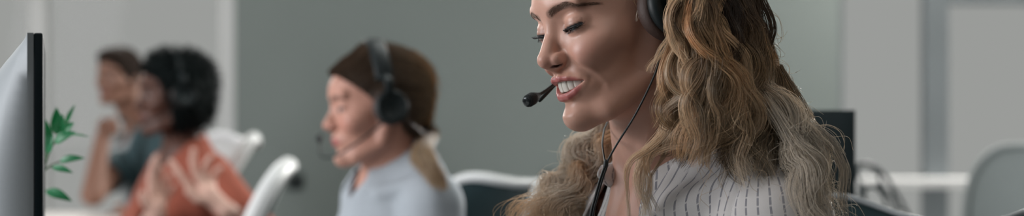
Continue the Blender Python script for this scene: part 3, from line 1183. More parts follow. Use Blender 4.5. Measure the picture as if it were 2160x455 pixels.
class Hair:
    def __init__(s, seed=1):
        s.rs = np.random.RandomState(seed)
        s.S, s.C, s.R = [], [], []

    def lock(s, pts, r, n, col, npt=44, wave=0.008, wl=0.075, fray=0.35, rad=0.00030, tint=0.16, root=None, ends=0.35, wseed=None):
        """bundle of n strands round a guide; r = list of bundle radii, col = list of colours root to tip"""
        rs = s.rs
        g = spline(pts, npt)
        L = np.concatenate([[0], np.cumsum(np.linalg.norm(np.diff(g, axis=0), axis=1))])
        tt = L / L[-1]
        T = np.gradient(g, axis=0)
        T /= np.linalg.norm(T, axis=1)[:, None]
        A = np.cross(T, np.array([0.25, -0.95, 0.1]))
        A /= np.linalg.norm(A, axis=1)[:, None]
        Bv = np.cross(T, A)
        ph = rs.uniform(0, 2 * PI) if wseed is None else wseed
        env = np.clip(tt * 3, 0, 1)
        g = g + (A * np.sin(ph + L / wl * 2 * PI)[:, None] + Bv * np.cos(ph + L / wl * 2 * PI)[:, None] * 0.6) * (wave * env)[:, None]
        rr = np.interp(tt, np.linspace(0, 1, len(r)), r)
        cc = np.stack([np.interp(tt, np.linspace(0, 1, len(col)), [c[k] for c in col]) for k in range(3)], 1)
        a0 = rs.uniform(0, 2 * PI, n)
        r0 = np.sqrt(rs.uniform(0.02, 1, n))
        tw = rs.normal(0, 1.1, n) + 0.8
        lng = 1 - ends * rs.uniform(0, 1, n) ** 2.2
        for i in range(n):
            u = tt * lng[i]
            gi = np.stack([np.interp(u, tt, g[:, k]) for k in range(3)], 1)
            Ai = np.stack([np.interp(u, tt, A[:, k]) for k in range(3)], 1)
            Bi = np.stack([np.interp(u, tt, Bv[:, k]) for k in range(3)], 1)
            ri = np.interp(u, tt, rr)
            fr = rs.normal(0, 1, 4)
            ang = a0[i] + tw[i] * u
            wob = 0.22 * np.sin(u * rs.uniform(8, 20) + fr[0]) + 0.12 * np.sin(u * rs.uniform(20, 45) + fr[1])
            spread = r0[i] * (1 + wob + fray * abs(fr[2]) * u ** 3)
            q = gi + (Ai * np.cos(ang)[:, None] + Bi * np.sin(ang)[:, None]) * (ri * spread)[:, None]
            s.S.append(q)
            k = np.exp(rs.normal(0, tint))
            ci = np.stack([np.interp(u, tt, cc[:, j]) for j in range(3)], 1) * k
            s.C.append(ci)
            s.R.append(np.interp(u / max(lng[i], 1e-3), [0, .7, 1], [1, 1, .35]) * rad * rs.uniform(.75, 1.25))
        return s

    def strand(s, pts, col, rad=0.00022, npt=44):
        q = spline(pts, npt)
        s.S.append(q)
        s.C.append(np.tile(np.array(col), (npt, 1)))
        s.R.append(np.interp(np.linspace(0, 1, npt), [0, .7, 1], [1, 1, .4]) * rad)
        return s

    def build(s, name, m, parent, sides=3):
        VV, FF, CC, base = [], [], [], 0
        for N in sorted({len(q) for q in s.S}):
            ix = [i for i, q in enumerate(s.S) if len(q) == N]
            V, F, c = s.geo(np.array([s.S[i] for i in ix]), np.array([s.C[i] for i in ix]), np.array([s.R[i] for i in ix]), sides)
            VV.append(V)
            FF.append(F + base)
            CC.append(c)
            base += len(V)
        return link(name, mesh_from(name, np.concatenate(VV), np.concatenate(FF), (lambda c: c * np.minimum(1, .93 / c.max(1))[:, None])(np.concatenate(CC))), m, parent)

    def geo(s, Q, C, R, sides):
        n, N, _ = Q.shape
        T = np.gradient(Q, axis=1)
        T /= np.linalg.norm(T, axis=2)[..., None] + 1e-12
        up = np.array([0.31, -0.9, 0.3])
        A = np.cross(T, up)
        A /= np.linalg.norm(A, axis=2)[..., None] + 1e-9
        Bv = np.cross(T, A)
        V = np.stack([Q + (A * math.cos(2 * PI * k / sides) + Bv * math.sin(2 * PI * k / sides)) * R[..., None] for k in range(sides)], 2)
        idx = np.arange(n * N * sides).reshape(n, N, sides)
        F = np.concatenate([np.stack([idx[:, :-1, k], idx[:, 1:, k], idx[:, 1:, (k + 1) % sides], idx[:, :-1, (k + 1) % sides]], -1).reshape(-1, 4)
                            for k in range(sides)])
        cols = np.repeat(C[:, :, None, :], sides, 2).reshape(-1, 3)
        return V.reshape(-1, 3), F, cols


DK, BR, GO, BL, PA = (0.040, 0.022, 0.012), (0.17, 0.105, 0.058), (0.47, 0.315, 0.175), (0.70, 0.535, 0.360), (0.90, 0.81, 0.69)  # the palest tone also paints in backlight on the outer locks


def hp(x, y, z):
    """point in head space, centimetres"""
    return HT + HM @ (np.array([x, y, z]) * 0.01)


H = Hair(11)
# the cap over the skull, combed from the parting down both sides and to the back
for i in range(54):
    ph = -1.15 + 4.5 * i / 53
    rr = H.rs.uniform(-.06, .06, 3)
    for sd in (-1, 1):
        a = 0.35 + 2.6 * i / 53                        # 0 front, pi back
        y0, x0 = math.cos(a), math.sin(a)
        pts = [hp(sd * (0.8 + .4 * x0), 7.0 * y0 - 0.8, 13.3 - 1.2 * y0 * y0), hp(sd * (5.2 * x0 + 1.2), 8.2 * y0 - 1, 11.6 - .9 * abs(y0)),
               hp(sd * (7.9 * x0 + .8), 9.3 * y0 - 1, 7.2), hp(sd * (8.5 * x0 + .6), 9.8 * y0 - 1.2 - 1.0, 2.2)]
        if y0 > 0.35:                                  # swept back from the forehead, over the ear
            pts = [hp(sd * (0.8 + .4 * x0), 7.0 * y0 - 0.8, 13.0 - 1.2 * y0 * y0), hp(sd * (4.6 + x0), 6.5 * y0, 11.0),
                   hp(sd * (7.6 + .6 * x0), 2.2 * y0 + 0.4, 8.0), hp(sd * 8.3, -3.0, 5.6), hp(sd * 8.0, -6.5, 3.0)]
        H.lock(pts, [.005, .011, .012, .012], 36, [BR, BR, GO, GO], wave=.003, rad=.00050)
NEAR = [
    # (pixel x, pixel y, depth) along each lock, radius, strands, colours
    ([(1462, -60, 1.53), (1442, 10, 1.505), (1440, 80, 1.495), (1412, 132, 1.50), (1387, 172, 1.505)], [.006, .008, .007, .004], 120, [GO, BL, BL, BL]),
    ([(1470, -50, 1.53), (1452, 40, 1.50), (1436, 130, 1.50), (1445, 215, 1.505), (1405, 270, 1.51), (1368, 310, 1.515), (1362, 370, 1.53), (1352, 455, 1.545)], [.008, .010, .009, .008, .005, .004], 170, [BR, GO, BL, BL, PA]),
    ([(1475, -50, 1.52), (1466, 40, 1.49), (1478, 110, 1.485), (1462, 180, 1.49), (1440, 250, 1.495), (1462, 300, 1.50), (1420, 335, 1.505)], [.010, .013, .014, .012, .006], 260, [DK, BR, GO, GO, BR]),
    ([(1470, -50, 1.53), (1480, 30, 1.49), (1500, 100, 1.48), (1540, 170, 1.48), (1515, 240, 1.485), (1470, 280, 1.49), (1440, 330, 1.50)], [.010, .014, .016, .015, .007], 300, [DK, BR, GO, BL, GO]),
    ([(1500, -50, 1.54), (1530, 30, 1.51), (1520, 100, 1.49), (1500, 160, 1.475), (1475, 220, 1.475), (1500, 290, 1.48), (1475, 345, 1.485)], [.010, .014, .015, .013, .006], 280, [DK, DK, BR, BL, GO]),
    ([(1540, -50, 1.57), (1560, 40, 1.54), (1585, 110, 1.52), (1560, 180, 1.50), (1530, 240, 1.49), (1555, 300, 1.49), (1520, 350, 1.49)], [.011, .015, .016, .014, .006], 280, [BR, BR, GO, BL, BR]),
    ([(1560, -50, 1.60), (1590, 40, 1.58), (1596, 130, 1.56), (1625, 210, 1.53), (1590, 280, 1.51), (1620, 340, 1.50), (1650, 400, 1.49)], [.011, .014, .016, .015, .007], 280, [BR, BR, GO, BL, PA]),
    ([(1570, -40, 1.64), (1600, 60, 1.62), (1620, 150, 1.60), (1660, 225, 1.57), (1640, 300, 1.54), (1690, 360, 1.52), (1680, 430, 1.51), (1720, 470, 1.51)], [.010, .013, .016, .017, .010], 300, [BR, GO, GO, PA, PA]),
    ([(1540, -40, 1.68), (1590, 80, 1.67), (1630, 170, 1.65), (1680, 240, 1.62), (1725, 300, 1.59), (1715, 370, 1.57), (1740, 420, 1.56)], [.010, .013, .017, .017, .010], 300, [BR, GO, BL, PA, PA]),
    ([(1520, -40, 1.70), (1570, 80, 1.70), (1600, 180, 1.69), (1655, 260, 1.67), (1690, 340, 1.64), (1670, 420, 1.62), (1700, 480, 1.61)], [.010, .015, .018, .018, .010], 300, [BR, GO, BL, PA, PA]),
    ([(1480, -40, 1.60), (1520, 60, 1.58), (1545, 150, 1.56), (1570, 230, 1.55), (1600, 300, 1.54), (1575, 350, 1.525), (1610, 400, 1.51)], [.012, .018, .020, .016, .006], 280, [DK, DK, BR, GO, BL]),
    ([(1450, -20, 1.57), (1460, 80, 1.55), (1480, 160, 1.54), (1500, 230, 1.53), (1520, 280, 1.52), (1540, 320, 1.515)], [.012, .018, .02, .016, .006], 240, [DK, DK, DK, BR]),
    ([(1450, 20, 1.56), (1436, 100, 1.55), (1440, 180, 1.55), (1450, 240, 1.545), (1440, 300, 1.54)], [.012, .015, .014, .010], 200, [DK, DK, BR, BR]),
    ([(1486, -30, 1.50), (1474, 30, 1.485), (1448, 90, 1.485), (1452, 150, 1.485), (1490, 200, 1.478), (1482, 260, 1.482), (1440, 290, 1.49), (1405, 320, 1.505)], [.007, .009, .010, .008, .004], 190, [GO, BL, BL, PA, GO]),
    ([(1520, -30, 1.53), (1500, 40, 1.50), (1530, 110, 1.485), (1575, 190, 1.485), (1590, 250, 1.49), (1560, 310, 1.485), (1590, 370, 1.48)], [.008, .011, .012, .010, .005], 200, [BR, GO, BL, BL, PA]),
    ([(1600, 60, 1.56), (1625, 160, 1.54), (1680, 230, 1.50), (1720, 300, 1.48), (1750, 350, 1.47), (1745, 410, 1.46), (1785, 480, 1.46)], [.009, .012, .013, .013, .010], 260, [GO, BL, PA, PA, PA]),
    ([(1605, 120, 1.58), (1660, 210, 1.55), (1730, 270, 1.51), (1765, 330, 1.49), (1780, 390, 1.48), (1800, 450, 1.48)], [.008, .011, .012, .012, .010], 260, [GO, BL, PA, PA, PA]),
]
for g0, r, n, c in NEAR:
    k = math.exp(H.rs.normal(-.05, .38))
    if NEAR.index((g0, r, n, c)) < 2:
        k = 1.15
    g = g0
    g = [(q[0] if q[0] < 1560 else 1560 + (q[0] - 1560) * .74, q[1], q[2]) for q in g]
    pts = np.array([P(*q) for q in g])
    c = [tuple(np.array(x) * k) for x in c]
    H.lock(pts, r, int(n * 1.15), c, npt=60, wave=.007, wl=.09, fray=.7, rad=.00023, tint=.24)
    # a thinner curl riding on each lock, nearer the eye
    for j in range(4):
        k2 = k * math.exp(H.rs.normal(.1, .35))
        o = H.rs.normal(0, .009, 3) * np.array([1, .4, 1]) + np.array([0, -.006, 0])
        H.lock(pts + o, [x * H.rs.uniform(.3, .6) for x in r], int(n * .30), [tuple(np.array(x) * min(k2, .92 / max(x))) for x in c], npt=60, wave=H.rs.uniform(.003, .009), wl=H.rs.uniform(.07, .13), fray=1.1, tint=.34, rad=.00021)
FAR = [
    ([(1330, 150, 1.72), (1312, 240, 1.735), (1290, 300, 1.74), (1262, 350, 1.735), (1236, 410, 1.73), (1232, 470, 1.72)], [.012, .018, .018, .014, .010], 260, [GO, BL, PA, BL, PA]),
    ([(1310, 180, 1.74), (1280, 260, 1.75), (1255, 310, 1.745), (1232, 360, 1.73), (1238, 410, 1.72), (1215, 470, 1.71)], [.012, .018, .019, .016, .012], 280, [GO, BL, PA, BL, BL]),
    ([(1300, 200, 1.74), (1260, 270, 1.74), (1228, 320, 1.735), (1240, 370, 1.72), (1200, 410, 1.71), (1215, 470, 1.70)], [.010, .015, .017, .018, .014], 280, [BL, PA, PA, PA, BL]),
    ([(1290, 230, 1.76), (1245, 290, 1.76), (1222, 340, 1.75), (1195, 380, 1.74), (1180, 430, 1.72), (1165, 480, 1.71)], [.008, .012, .016, .018, .014], 260, [BL, PA, PA, BL, PA]),
    ([(1320, 240, 1.715), (1300, 290, 1.72), (1268, 335, 1.72), (1236, 375, 1.71), (1240, 430, 1.70), (1222, 480, 1.69)], [.010, .014, .015, .013, .010], 220, [GO, BL, PA, BL, BL]),
    ([(1240, 300, 1.75), (1205, 370, 1.74), (1165, 410, 1.735), (1160, 450, 1.73), (1130, 490, 1.72)], [.007, .011, .013, .012], 160, [BL, PA, BL, GO]),
    ([(1225, 320, 1.755), (1180, 385, 1.73), (1150, 420, 1.70), (1125, 450, 1.685), (1110, 500, 1.68)], [.006, .012, .016, .018, .016], 260, [GO, BL, PA, BL, BL]),
    ([(1260, 330, 1.735), (1215, 390, 1.70), (1185, 430, 1.68), (1170, 480, 1.67)], [.008, .014, .018, .016], 240, [GO, BL, PA, BL]),
]
for g, r, n, c in FAR:
    c = [tuple(np.array(x) * min(1.7, .92 / max(x))) for x in c]  # brightened to paint in window light on the far locks
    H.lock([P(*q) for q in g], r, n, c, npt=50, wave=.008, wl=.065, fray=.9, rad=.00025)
# loose strands and little loops standing off the outline
LOOPS = [[(1598, 45, 1.60), (1620, 28, 1.60), (1642, 40, 1.60), (1648, 75, 1.60), (1640, 95, 1.60)],
         [(1600, 80, 1.6), (1625, 65, 1.6), (1640, 75, 1.6), (1642, 90, 1.6)],
         [(1610, 150, 1.58), (1635, 128, 1.58), (1658, 140, 1.58), (1666, 175, 1.58), (1655, 215, 1.58)],
         [(1615, 155, 1.58), (1640, 140, 1.58), (1655, 160, 1.58), (1650, 200, 1.58)],
         [(1700, 272, 1.57), (1740, 262, 1.57), (1772, 280, 1.57), (1778, 315, 1.57), (1755, 340, 1.57), (1735, 342, 1.57)],
         [(1680, 240, 1.6), (1705, 225, 1.6), (1712, 245, 1.6), (1700, 255, 1.6)],
         [(1720, 290, 1.57), (1740, 300, 1.57), (1752, 340, 1.57), (1745, 380, 1.57)],
         [(1200, 300, 1.74), (1190, 320, 1.74), (1200, 350, 1.74), (1220, 345, 1.74)],
         [(1215, 270, 1.74), (1200, 290, 1.74), (1205, 330, 1.74), (1215, 350, 1.74)],
         [(1175, 400, 1.73), (1140, 395, 1.73), (1130, 415, 1.73), (1150, 440, 1.73)],
         [(1170, 380, 1.73), (1120, 400, 1.73), (1104, 420, 1.73), (1118, 445, 1.73), (1140, 452, 1.73)],
         [(1352, -20, 1.52), (1348, 20, 1.52), (1342, 45, 1.52)]]
for g in LOOPS:
    for k in range(3):
        H.strand([P(*q) + H.rs.normal(0, .0012, 3) for q in g], np.array(PA) * H.rs.uniform(.7, 1.1), rad=.00022)
for k in range(150):
    base = [((1600, 40), (1745, 330), 1.60), ((1700, 300), (1735, 440), 1.56), ((1215, 300), (1150, 430), 1.735), ((1640, 400), (1740, 455), 1.52)][k % 4]
    u = H.rs.uniform()
    x = base[0][0] + (base[1][0] - base[0][0]) * u
    y = base[0][1] + (base[1][1] - base[0][1]) * u
    sg = -1 if k % 4 == 2 else 1
    a, w = H.rs.uniform(-.8, .8), H.rs.uniform(8, 26)
    pts = [P(x - sg * 25, y - 20, base[2])]
    ang = a
    cx, cy = x, y
    turn = H.rs.normal(0, .5) + .35
    for j in range(6):
        pts.append(P(cx, cy, base[2] + H.rs.normal(0, .006)))
        cx += sg * math.cos(ang) * w * .5
        cy += math.sin(ang) * w * .5 + 3
        ang += turn
    H.strand(pts, np.array([GO, BL, PA][k % 3]) * H.rs.uniform(.8, 1.1), rad=.0002)
# fine curls over the shoulder and far side, light painted into their paleness
for (x0, x1, y0, y1, d0, d1, n, cc) in ((1640, 1728, 225, 430, 1.47, 1.57, 330, PA), (1660, 1745, 330, 455, 1.46, 1.54, 200, PA), (1200, 1250, 285, 400, 1.71, 1.76, 130, PA), (1125, 1215, 380, 460, 1.68, 1.75, 190, PA),
                                        (1440, 1600, 150, 320, 1.475, 1.49, 90, BL)):
    for k in range(n):
        u, v = H.rs.uniform(0, 1, 2)
        a = P(x0 + (x1 - x0) * (u * .75 + .25 * v), y0 + (y1 - y0) * v, d0 + (d1 - d0) * H.rs.uniform())
        dr = np.array([H.rs.normal(.15, .5), H.rs.normal(0, .35), -1.0])
        dr /= np.linalg.norm(dr)
        A = np.cross(dr, H.rs.normal(size=3))
        A /= np.linalg.norm(A)
        Bv = np.cross(dr, A)
        L, rr, tn = H.rs.uniform(.025, .07), H.rs.uniform(.003, .011), H.rs.uniform(.6, 2.2)
        s_ = np.linspace(0, 1, 26)
        q = a + dr * (s_ * L)[:, None] + A * (rr * np.cos(s_ * tn * 2 * PI))[:, None] + Bv * (rr * np.sin(s_ * tn * 2 * PI))[:, None]
        H.S.append(q)
        H.C.append(np.tile(np.array(cc) * H.rs.uniform(.75, 1.05), (26, 1)))
        H.R.append(np.full(26, .00017))
H.build('hair', M_HAIR, person)

# ------------------------------------------------------------------ headset of the front woman
M_BLACK = mat('black plastic', (0.004, 0.009, 0.010), rough=0.5, spec=0.3, noise=0.1, nscale=90)
M_CUSHION = mat('brown leatherette', (0.048, 0.026, 0.020), rough=0.65, noise=0.15, nscale=120, bump=0.2, bscale=500)
M_FOAM = mat('black foam', (0.008, 0.014, 0.016), rough=0.9, noise=0.2, nscale=400, bump=0.5, bscale=900)
M_CABLE = mat('black cable rubber', (0.008, 0.012, 0.013), rough=0.45, noise=0.1)
M_CHROME = mat('silver mesh', (0.03, 0.035, 0.037), rough=0.25, metal=0.6, noise=0.2, nscale=500)


def make_headset(name, label, T, M, mic_path, mic_len=0.022, mic_r=0.0068, group=None, cup_l=(-0.086, -0.004, 0.013), boom_side=1, cm=None, cables=True, band=.0032):
    hs = empty(name, tuple(map(float, T)), label, 'headset', group)
    cm = cm or M_BLACK
    g = lambda q: T + M @ np.asarray(q, float)
    for sd in (-1, 1):
        c = np.array([abs(cup_l[0]) * sd, cup_l[1], cup_l[2]])
        A = axis_frame(M @ np.array([sd, -0.12, 0.10]), M[:, 2])
        MB().lathe([(.018, -.012), (.030, -.013), (.0335, -.008), (.0345, -.002), (.033, .004), (.030, .006), (.0, .006)], 40, A, g(c)).build('ear_cushion', M_CUSHION, hs)
        MB().lathe([(.029, .004), (.0325, .008), (.0325, .013), (.030, .0175), (.024, .020), (.0235, .0185), (.0, .0185)], 40, A, g(c)).build('ear_cup', cm, hs)
        # yoke that carries the cup
        MB().tube(spline([g(c + np.array([sd * .016, .0, .028])), g(c + np.array([sd * .018, .0, .05])), g((sd * .083, -.002, .075))], 14), [.004] * 14, 10, flat=2.2, up=M[:, 1]).build('slider', cm, hs)
    arc = [g((.086 * math.sin(a), -.002, .052 + .094 * math.cos(a))) for a in np.linspace(-1.42, 1.42, 40)]
    MB().tube(arc, band, 10, flat=3.2, up=M[:, 1]).build('headband', cm, hs)
    pth = spline(mic_path, 40)
    MB().tube(pth, np.linspace(.0024, .0019, 40), 10).build('microphone_boom', cm, hs)
    e = pth[-1]
    dz = pth[-1] - pth[-4]
    A = axis_frame(dz)
    mic = MB().lathe([(.0022, -.004), (.003, -.001), (mic_r * .8, .005), (mic_r * 1.05, .010), (mic_r * 1.05, mic_len * .8), (mic_r * .9, mic_len * .95)], 24, A, e).build('microphone', M_FOAM if cables else cm, hs)
    MB().lathe([(mic_r * .92, mic_len * .93), (mic_r * .8, mic_len * .985), (mic_r * .45, mic_len * 1.02), (0, mic_len * 1.03)], 24, A, e).build('microphone_grille', M_CHROME, mic)
    return hs


far_cup = HT + HM @ np.array([.088, .0, -.012])
mic_pts = [far_cup, HT + HM @ np.array([.086, .045, -.03]), HT + HM @ np.array([.060, .092, -.046]), P(1172, 176, 1.622), P(1152, 190, 1.605), P(1134, 201, 1.592)]
headset = make_headset('headset', 'black headset on the blonde woman, thin microphone boom before her mouth', HT, HM, mic_pts)
near_cup = HT + HM @ np.array([-.098, -.004, -.02])
c1 = spline([near_cup, P(1398, 100, 1.505), P(1382, 155, 1.50), P(1342, 238, 1.505), P(1300, 306, 1.525), P(1279, 344, 1.54)], 50)
c2 = spline([far_cup + np.array([0, 0, -.01]), P(1280, 235, 1.66), P(1274, 276, 1.63), P(1271, 305, 1.585), P(1277, 344, 1.542)], 50)
c3 = spline([P(1279, 340, 1.54), P(1277, 352, 1.54), P(1268, 378, 1.54), P(1257, 418, 1.54), P(1248, 458, 1.54), P(1240, 560, 1.55), P(1270, 800, 1.6)], 60)
mb = MB()
mb.tube(c1, .0011, 8)
mb.tube(c2, .0011, 8)
off = np.array([.0013, 0, .0002])
mb.tube(c3 + off, .0013, 8)
mb.tube(c3 - off, .0013, 8)
mb.tube(spline([P(1278, 336, 1.54), P(1278, 345, 1.54), P(1276, 354, 1.54)], 8), [.0016, .0024, .0024, .0026, .0026, .0024, .0024, .0016], 10)
mb.build('cable', M_CABLE, headset)

# ------------------------------------------------------------------ potted plant behind the monitor
M_LEAF = mat('glossy green leaf', (0.035, 0.27, 0.115), rough=0.35, spec=0.5, noise=0.25, nscale=30, transl=0.5)
M_STEM = mat('green stem', (0.05, 0.12, 0.05), rough=0.6, noise=0.2)
M_POT = mat('white ceramic', (0.66, 0.66, 0.64), rough=0.3, noise=0.03)
M_SOIL = mat('dark soil', (0.02, 0.015, 0.01), rough=0.95, noise=0.5, nscale=100, bump=0.6, bscale=200)
DP = 2.06
pc = P(70, 455, DP)
plant = empty('potted_plant', (pc[0], DP, 0.73), 'green leafy plant growing beside the dark monitor edge, by the bright window', 'plant')
MB().lathe([(.045, 0), (.062, .004), (.072, .06), (.076, .13), (.080, .135), (.074, .137), (.070, .12), (0, .12)], 40, None, (pc[0], DP, .73)).build('pot', M_POT, plant)
MB().lathe([(.069, .121), (.05, .126), (0, .128)], 30, None, (pc[0], DP, .73)).build('soil', M_SOIL, plant)


def leaf(base, tip, width, nrm, curl=0.15, name='leaf'):
    base, tip = np.asarray(base), np.asarray(tip)
    L = np.linalg.norm(tip - base)
    ax = (tip - base) / L
    s = np.cross(nrm, ax)
    s /= np.linalg.norm(s)
    nn = np.cross(ax, s)
    n, k = 20, 8
    G = np.zeros((n + 1, k + 1, 3))
    for i in range(n + 1):
        t = i / n
        w = width * (math.sin(PI * t ** 0.75) ** 0.85 if 0 < t < 1 else 0) * 0.5
        mid = base + ax * L * t + nn * curl * L * math.sin(PI * t)
        for j in range(k + 1):
            v = j / k * 2 - 1
            G[i, j] = mid + s * w * v + nn * (abs(v) ** 1.5) * w * 0.28
    V, F = grid_surface(G)
    o = link(name, mesh_from(name, V, F), M_LEAF, plant)
    so = o.modifiers.new('blade', 'SOLIDIFY')
    so.thickness = .0006
    return o


LEAVES = [((103, 312), (83, 238), 22, .02), ((96, 318), (78, 262), 26, -.03), ((122, 284), (119, 226), 20, 0), ((126, 286), (156, 258), 20, .02),
          ((138, 262), (158, 220), 7, .03), ((116, 300), (160, 278), 17, -.02), ((152, 284), (188, 288), 3, 0), ((126, 340), (179, 333), 13, 0.02), ((110, 352), (154, 364), 11, -.02),
          ((97, 402), (152, 424), 17, 0.03), ((92, 300), (76, 330), 24, .04), ((100, 322), (112, 282), 16, -.04), ((128, 282), (132, 240), 16, -.02), ((88, 340), (66, 300), 26, .05), ((84, 372), (60, 350), 24, .05)]
for (b, t, w, dz) in LEAVES:
    dist = DP + dz
    mid = P(*b, dist)
    leaf(mid, P(*t, dist - .012), w * 1.3 / 3040 * DP, np.array([0.25 + 4 * dz, -1, 0.45]), .10)
st = MB()
st.tube(spline([(pc[0], DP, .85), P(74, 410, DP), P(88, 365, DP), P(104, 318, DP), P(124, 284, DP), P(140, 258, DP)], 40), np.linspace(.0032, .0012, 40), 8)
for a, b in (((90, 362), (126, 340)), ((92, 357), (110, 352)), ((80, 395), (97, 402)), ((108, 312), (116, 300)), ((100, 325), (103, 312)), ((116, 300), (152, 284)), ((86, 372), (84, 372)), ((80, 390), (88, 340)), ((88, 365), (96, 318))):
    if a != b:
        st.tube([P(*a, DP), (P(*a, DP) + P(*b, DP)) / 2 + np.array([0, 0, .002]), P(*b, DP)], .0010, 6)
st.build('stem', M_STEM, plant)

# ------------------------------------------------------------------ office chairs
M_CWHITE = mat('white chair plastic', (0.66, 0.67, 0.67), rough=0.4, noise=0.02)
M_CMESH = mat('dark teal mesh fabric', (0.010, 0.024, 0.028), rough=0.85, spec=0.2, noise=0.2, nscale=300, bump=0.3, bscale=700)
M_CPALE = mat('white chair fabric', (0.62, 0.62, 0.61), rough=0.8, noise=0.04, nscale=200, bump=0.2, bscale=600, transl=0.25)
M_CGREY = mat('pale grey chair shell', (.30, .33, .33), rough=.7, noise=.03, transl=.4)
M_CDARK = mat('dark grey plastic', (0.018, 0.030, 0.034), rough=0.45, noise=0.05)


def make_chair(c, yaw, ztop, label, w=0.45, h=0.50, dip=0.05, frame_m=None, panel_m=None, fr=0.015, flat=1.6, lean=0.16, seat_m=None, wrap=0.05, holes=False, square=0.5, seat_z=0.45):
    """swivel chair: c = middle of the top of the backrest, facing image-left turned by yaw; the top edge dips between two horns"""
    M = frame(yaw)
    c = np.asarray(c, float)
    foot = c + M @ np.array([0, 0.30, 0])
    root = empty('office_chair', (foot[0], foot[1], 0), label, 'chair', 'office chairs')
    frame_m, panel_m, seat_m = frame_m or M_CWHITE, panel_m or M_CMESH, seat_m or M_CMESH

    def S(u, v):
        """u -1..1 across, v 0..1 from the top edge down"""
        ww = w / 2 * (1 - 0.22 * v ** 2)
        z = -v * h - dip * (1 - u * u) * (1 - v) ** 1.5 + dip * 0.6 * abs(u) ** 3 * (1 - v) ** 3
        y = wrap * u * u + lean * (v - 0.15) * h * 2.0 + 0.03 * math.sin(PI * v)
        return c + np.array([0, 0, ztop - c[2]]) + M @ np.array([u * ww, y, z])

    def sq(a):
        e = square
        ca, sa = math.cos(a), math.sin(a)
        return (math.copysign(abs(ca) ** e, ca), math.copysign(abs(sa) ** e, sa))
    loop = []
    for i in range(73):
        u, v = sq(2 * PI * i / 72)
        loop.append(S(u, 0.5 - 0.5 * v))
    loop = np.array(loop)
    MB().tube(loop, fr, 12, caps=False, flat=flat, up=M[:, 1]).build('back_frame', frame_m, root)
    n = 28
    if not holes:
        G = []
        for i in range(n + 1):
            row = []
            for j in range(n + 1):
                # disc to squircle
                x, y = i / n * 2 - 1, j / n * 2 - 1
                r_ = max(abs(x), abs(y))
                a = math.atan2(y, x)
                u, v = sq(a)
                u, v = u * r_, v * r_
                row.append(S(u * .985, 0.5 - 0.5 * v * .985))
            G.append(row)
        V, F = grid_surface(np.array(G))
        o = link('backrest', mesh_from('backrest', V, F), panel_m, root)
        so = o.modifiers.new('mesh thickness', 'SOLIDIFY')
        so.thickness = .008
        so.offset = 0
    else:
        # panel pierced by rows of round holes
        mb = MB()
        nc, nr, q = 5, 9, 20
        for a in range(nc):
            for b in range(nr):
                outer, inner = [], []
                cu, cv = (a + .5) / nc * 2 - 1, (b + .5) / nr * 2 - 1
                for k in range(q):
                    an = 2 * PI * (k + .5) / q
                    ca, sa = math.cos(an), math.sin(an)
                    m_ = max(abs(ca), abs(sa))
                    for lst, s_ in ((outer, 1 / m_), (inner, .90)):
                        x, y = cu + ca * s_ / nc, cv + sa * s_ / nr
                        r_ = max(abs(x), abs(y))
                        aa = math.atan2(y, x)
                        u, v = sq(aa)
                        lst.append(S(u * r_ * .985, .5 - .5 * v * r_ * .985))
                V = outer + inner
                mb.add(V, [(k, (k + 1) % q, q + (k + 1) % q, q + k) for k in range(q)])
        o = mb.build('backrest', panel_m, root)
        so = o.modifiers.new('panel thickness', 'SOLIDIFY')
        so.thickness = .006
        so.offset = 0
    # seat, spine, column and base
    sc = foot + np.array([0, 0, seat_z - .03])
    MB().box(sc, (.47, .46, .07), rot=M, bevel=.03, seg=4).build('seat', seat_m, root)
    MB().tube(spline([sc + M @ np.array([0, -.12, -.04]), sc + M @ np.array([0, -.24, -.02]), S(0, .99) + M @ np.array([0, -.01, 0]), S(0, .6) + M @ np.array([0, -.015, 0])], 20), .018, 10, flat=1.8, up=M[:, 0]).build('spine', frame_m, root)
    MB().lathe([(.028, .08), (.028, .25), (.018, .25), (.018, seat_z - .06), (0, seat_z - .06)], 20, None, (foot[0], foot[1], 0)).build('column', M_CDARK, root)
    for k in range(5):
        a = 2 * PI * k / 5 + .3
        e = foot * np.array([1, 1, 0]) + np.array([.29 * math.cos(a), .29 * math.sin(a), 0])
        lg = MB().tube([(foot[0], foot[1], .10), ((foot[0] + e[0]) / 2, (foot[1] + e[1]) / 2, .09), (e[0], e[1], .062)], [.022, .019, .014], 10).build('leg', M_CDARK, root)
        MB().lathe([(.012, -.012), (.026, -.012), (.028, -.006), (.028, .006), (.026, .012), (.012, .012)], 18, axis_frame((math.sin(a), -math.cos(a), 0)), (e[0], e[1], .028)).build('caster', M_CDARK, lg)
    return root


make_chair((0.545, 1.86, 0), 62, 1.022, 'dark backed chair with a pale rim behind the shoulder of the blonde woman', w=.44, dip=.055, fr=.0045, frame_m=M_FRAME, flat=1.2, wrap=.045, panel_m=M_CMESH, square=.42)
make_chair(P(1068, 0, 2.98) * np.array([1, 1, 0]), 64, 0.985, 'dark chair with a thick white top band behind the woman in pale blue', w=.46, dip=.022, fr=.012, flat=1.0, wrap=.05, square=.4)
make_chair(P(505, 0, 4.35) * np.array([1, 1, 0]), 60, 1.055, 'white backed chair behind the woman in the rust coloured shirt', w=.40, dip=.045, fr=.012, flat=1.5, panel_m=M_CPALE, frame_m=M_CWHITE, lean=.22, square=.4)
make_chair(P(594, 0, 3.45) * np.array([1, 1, 0]), 84, .985, 'white framed chair with dark mesh, seen side on before the grey wall', w=.40, dip=.0, fr=.015, flat=1.4, lean=.13, square=.5, wrap=.025)
make_chair(P(1834, 0, 3.4) * np.array([1, 1, 0]), -25, 0.94, 'dark chair with a pierced round-topped back beside the dark monitor', w=.205, h=.40, dip=-.05, fr=.0035, flat=1.0, frame_m=M_CDARK, panel_m=M_CDARK, holes=True, square=.7, wrap=.02)
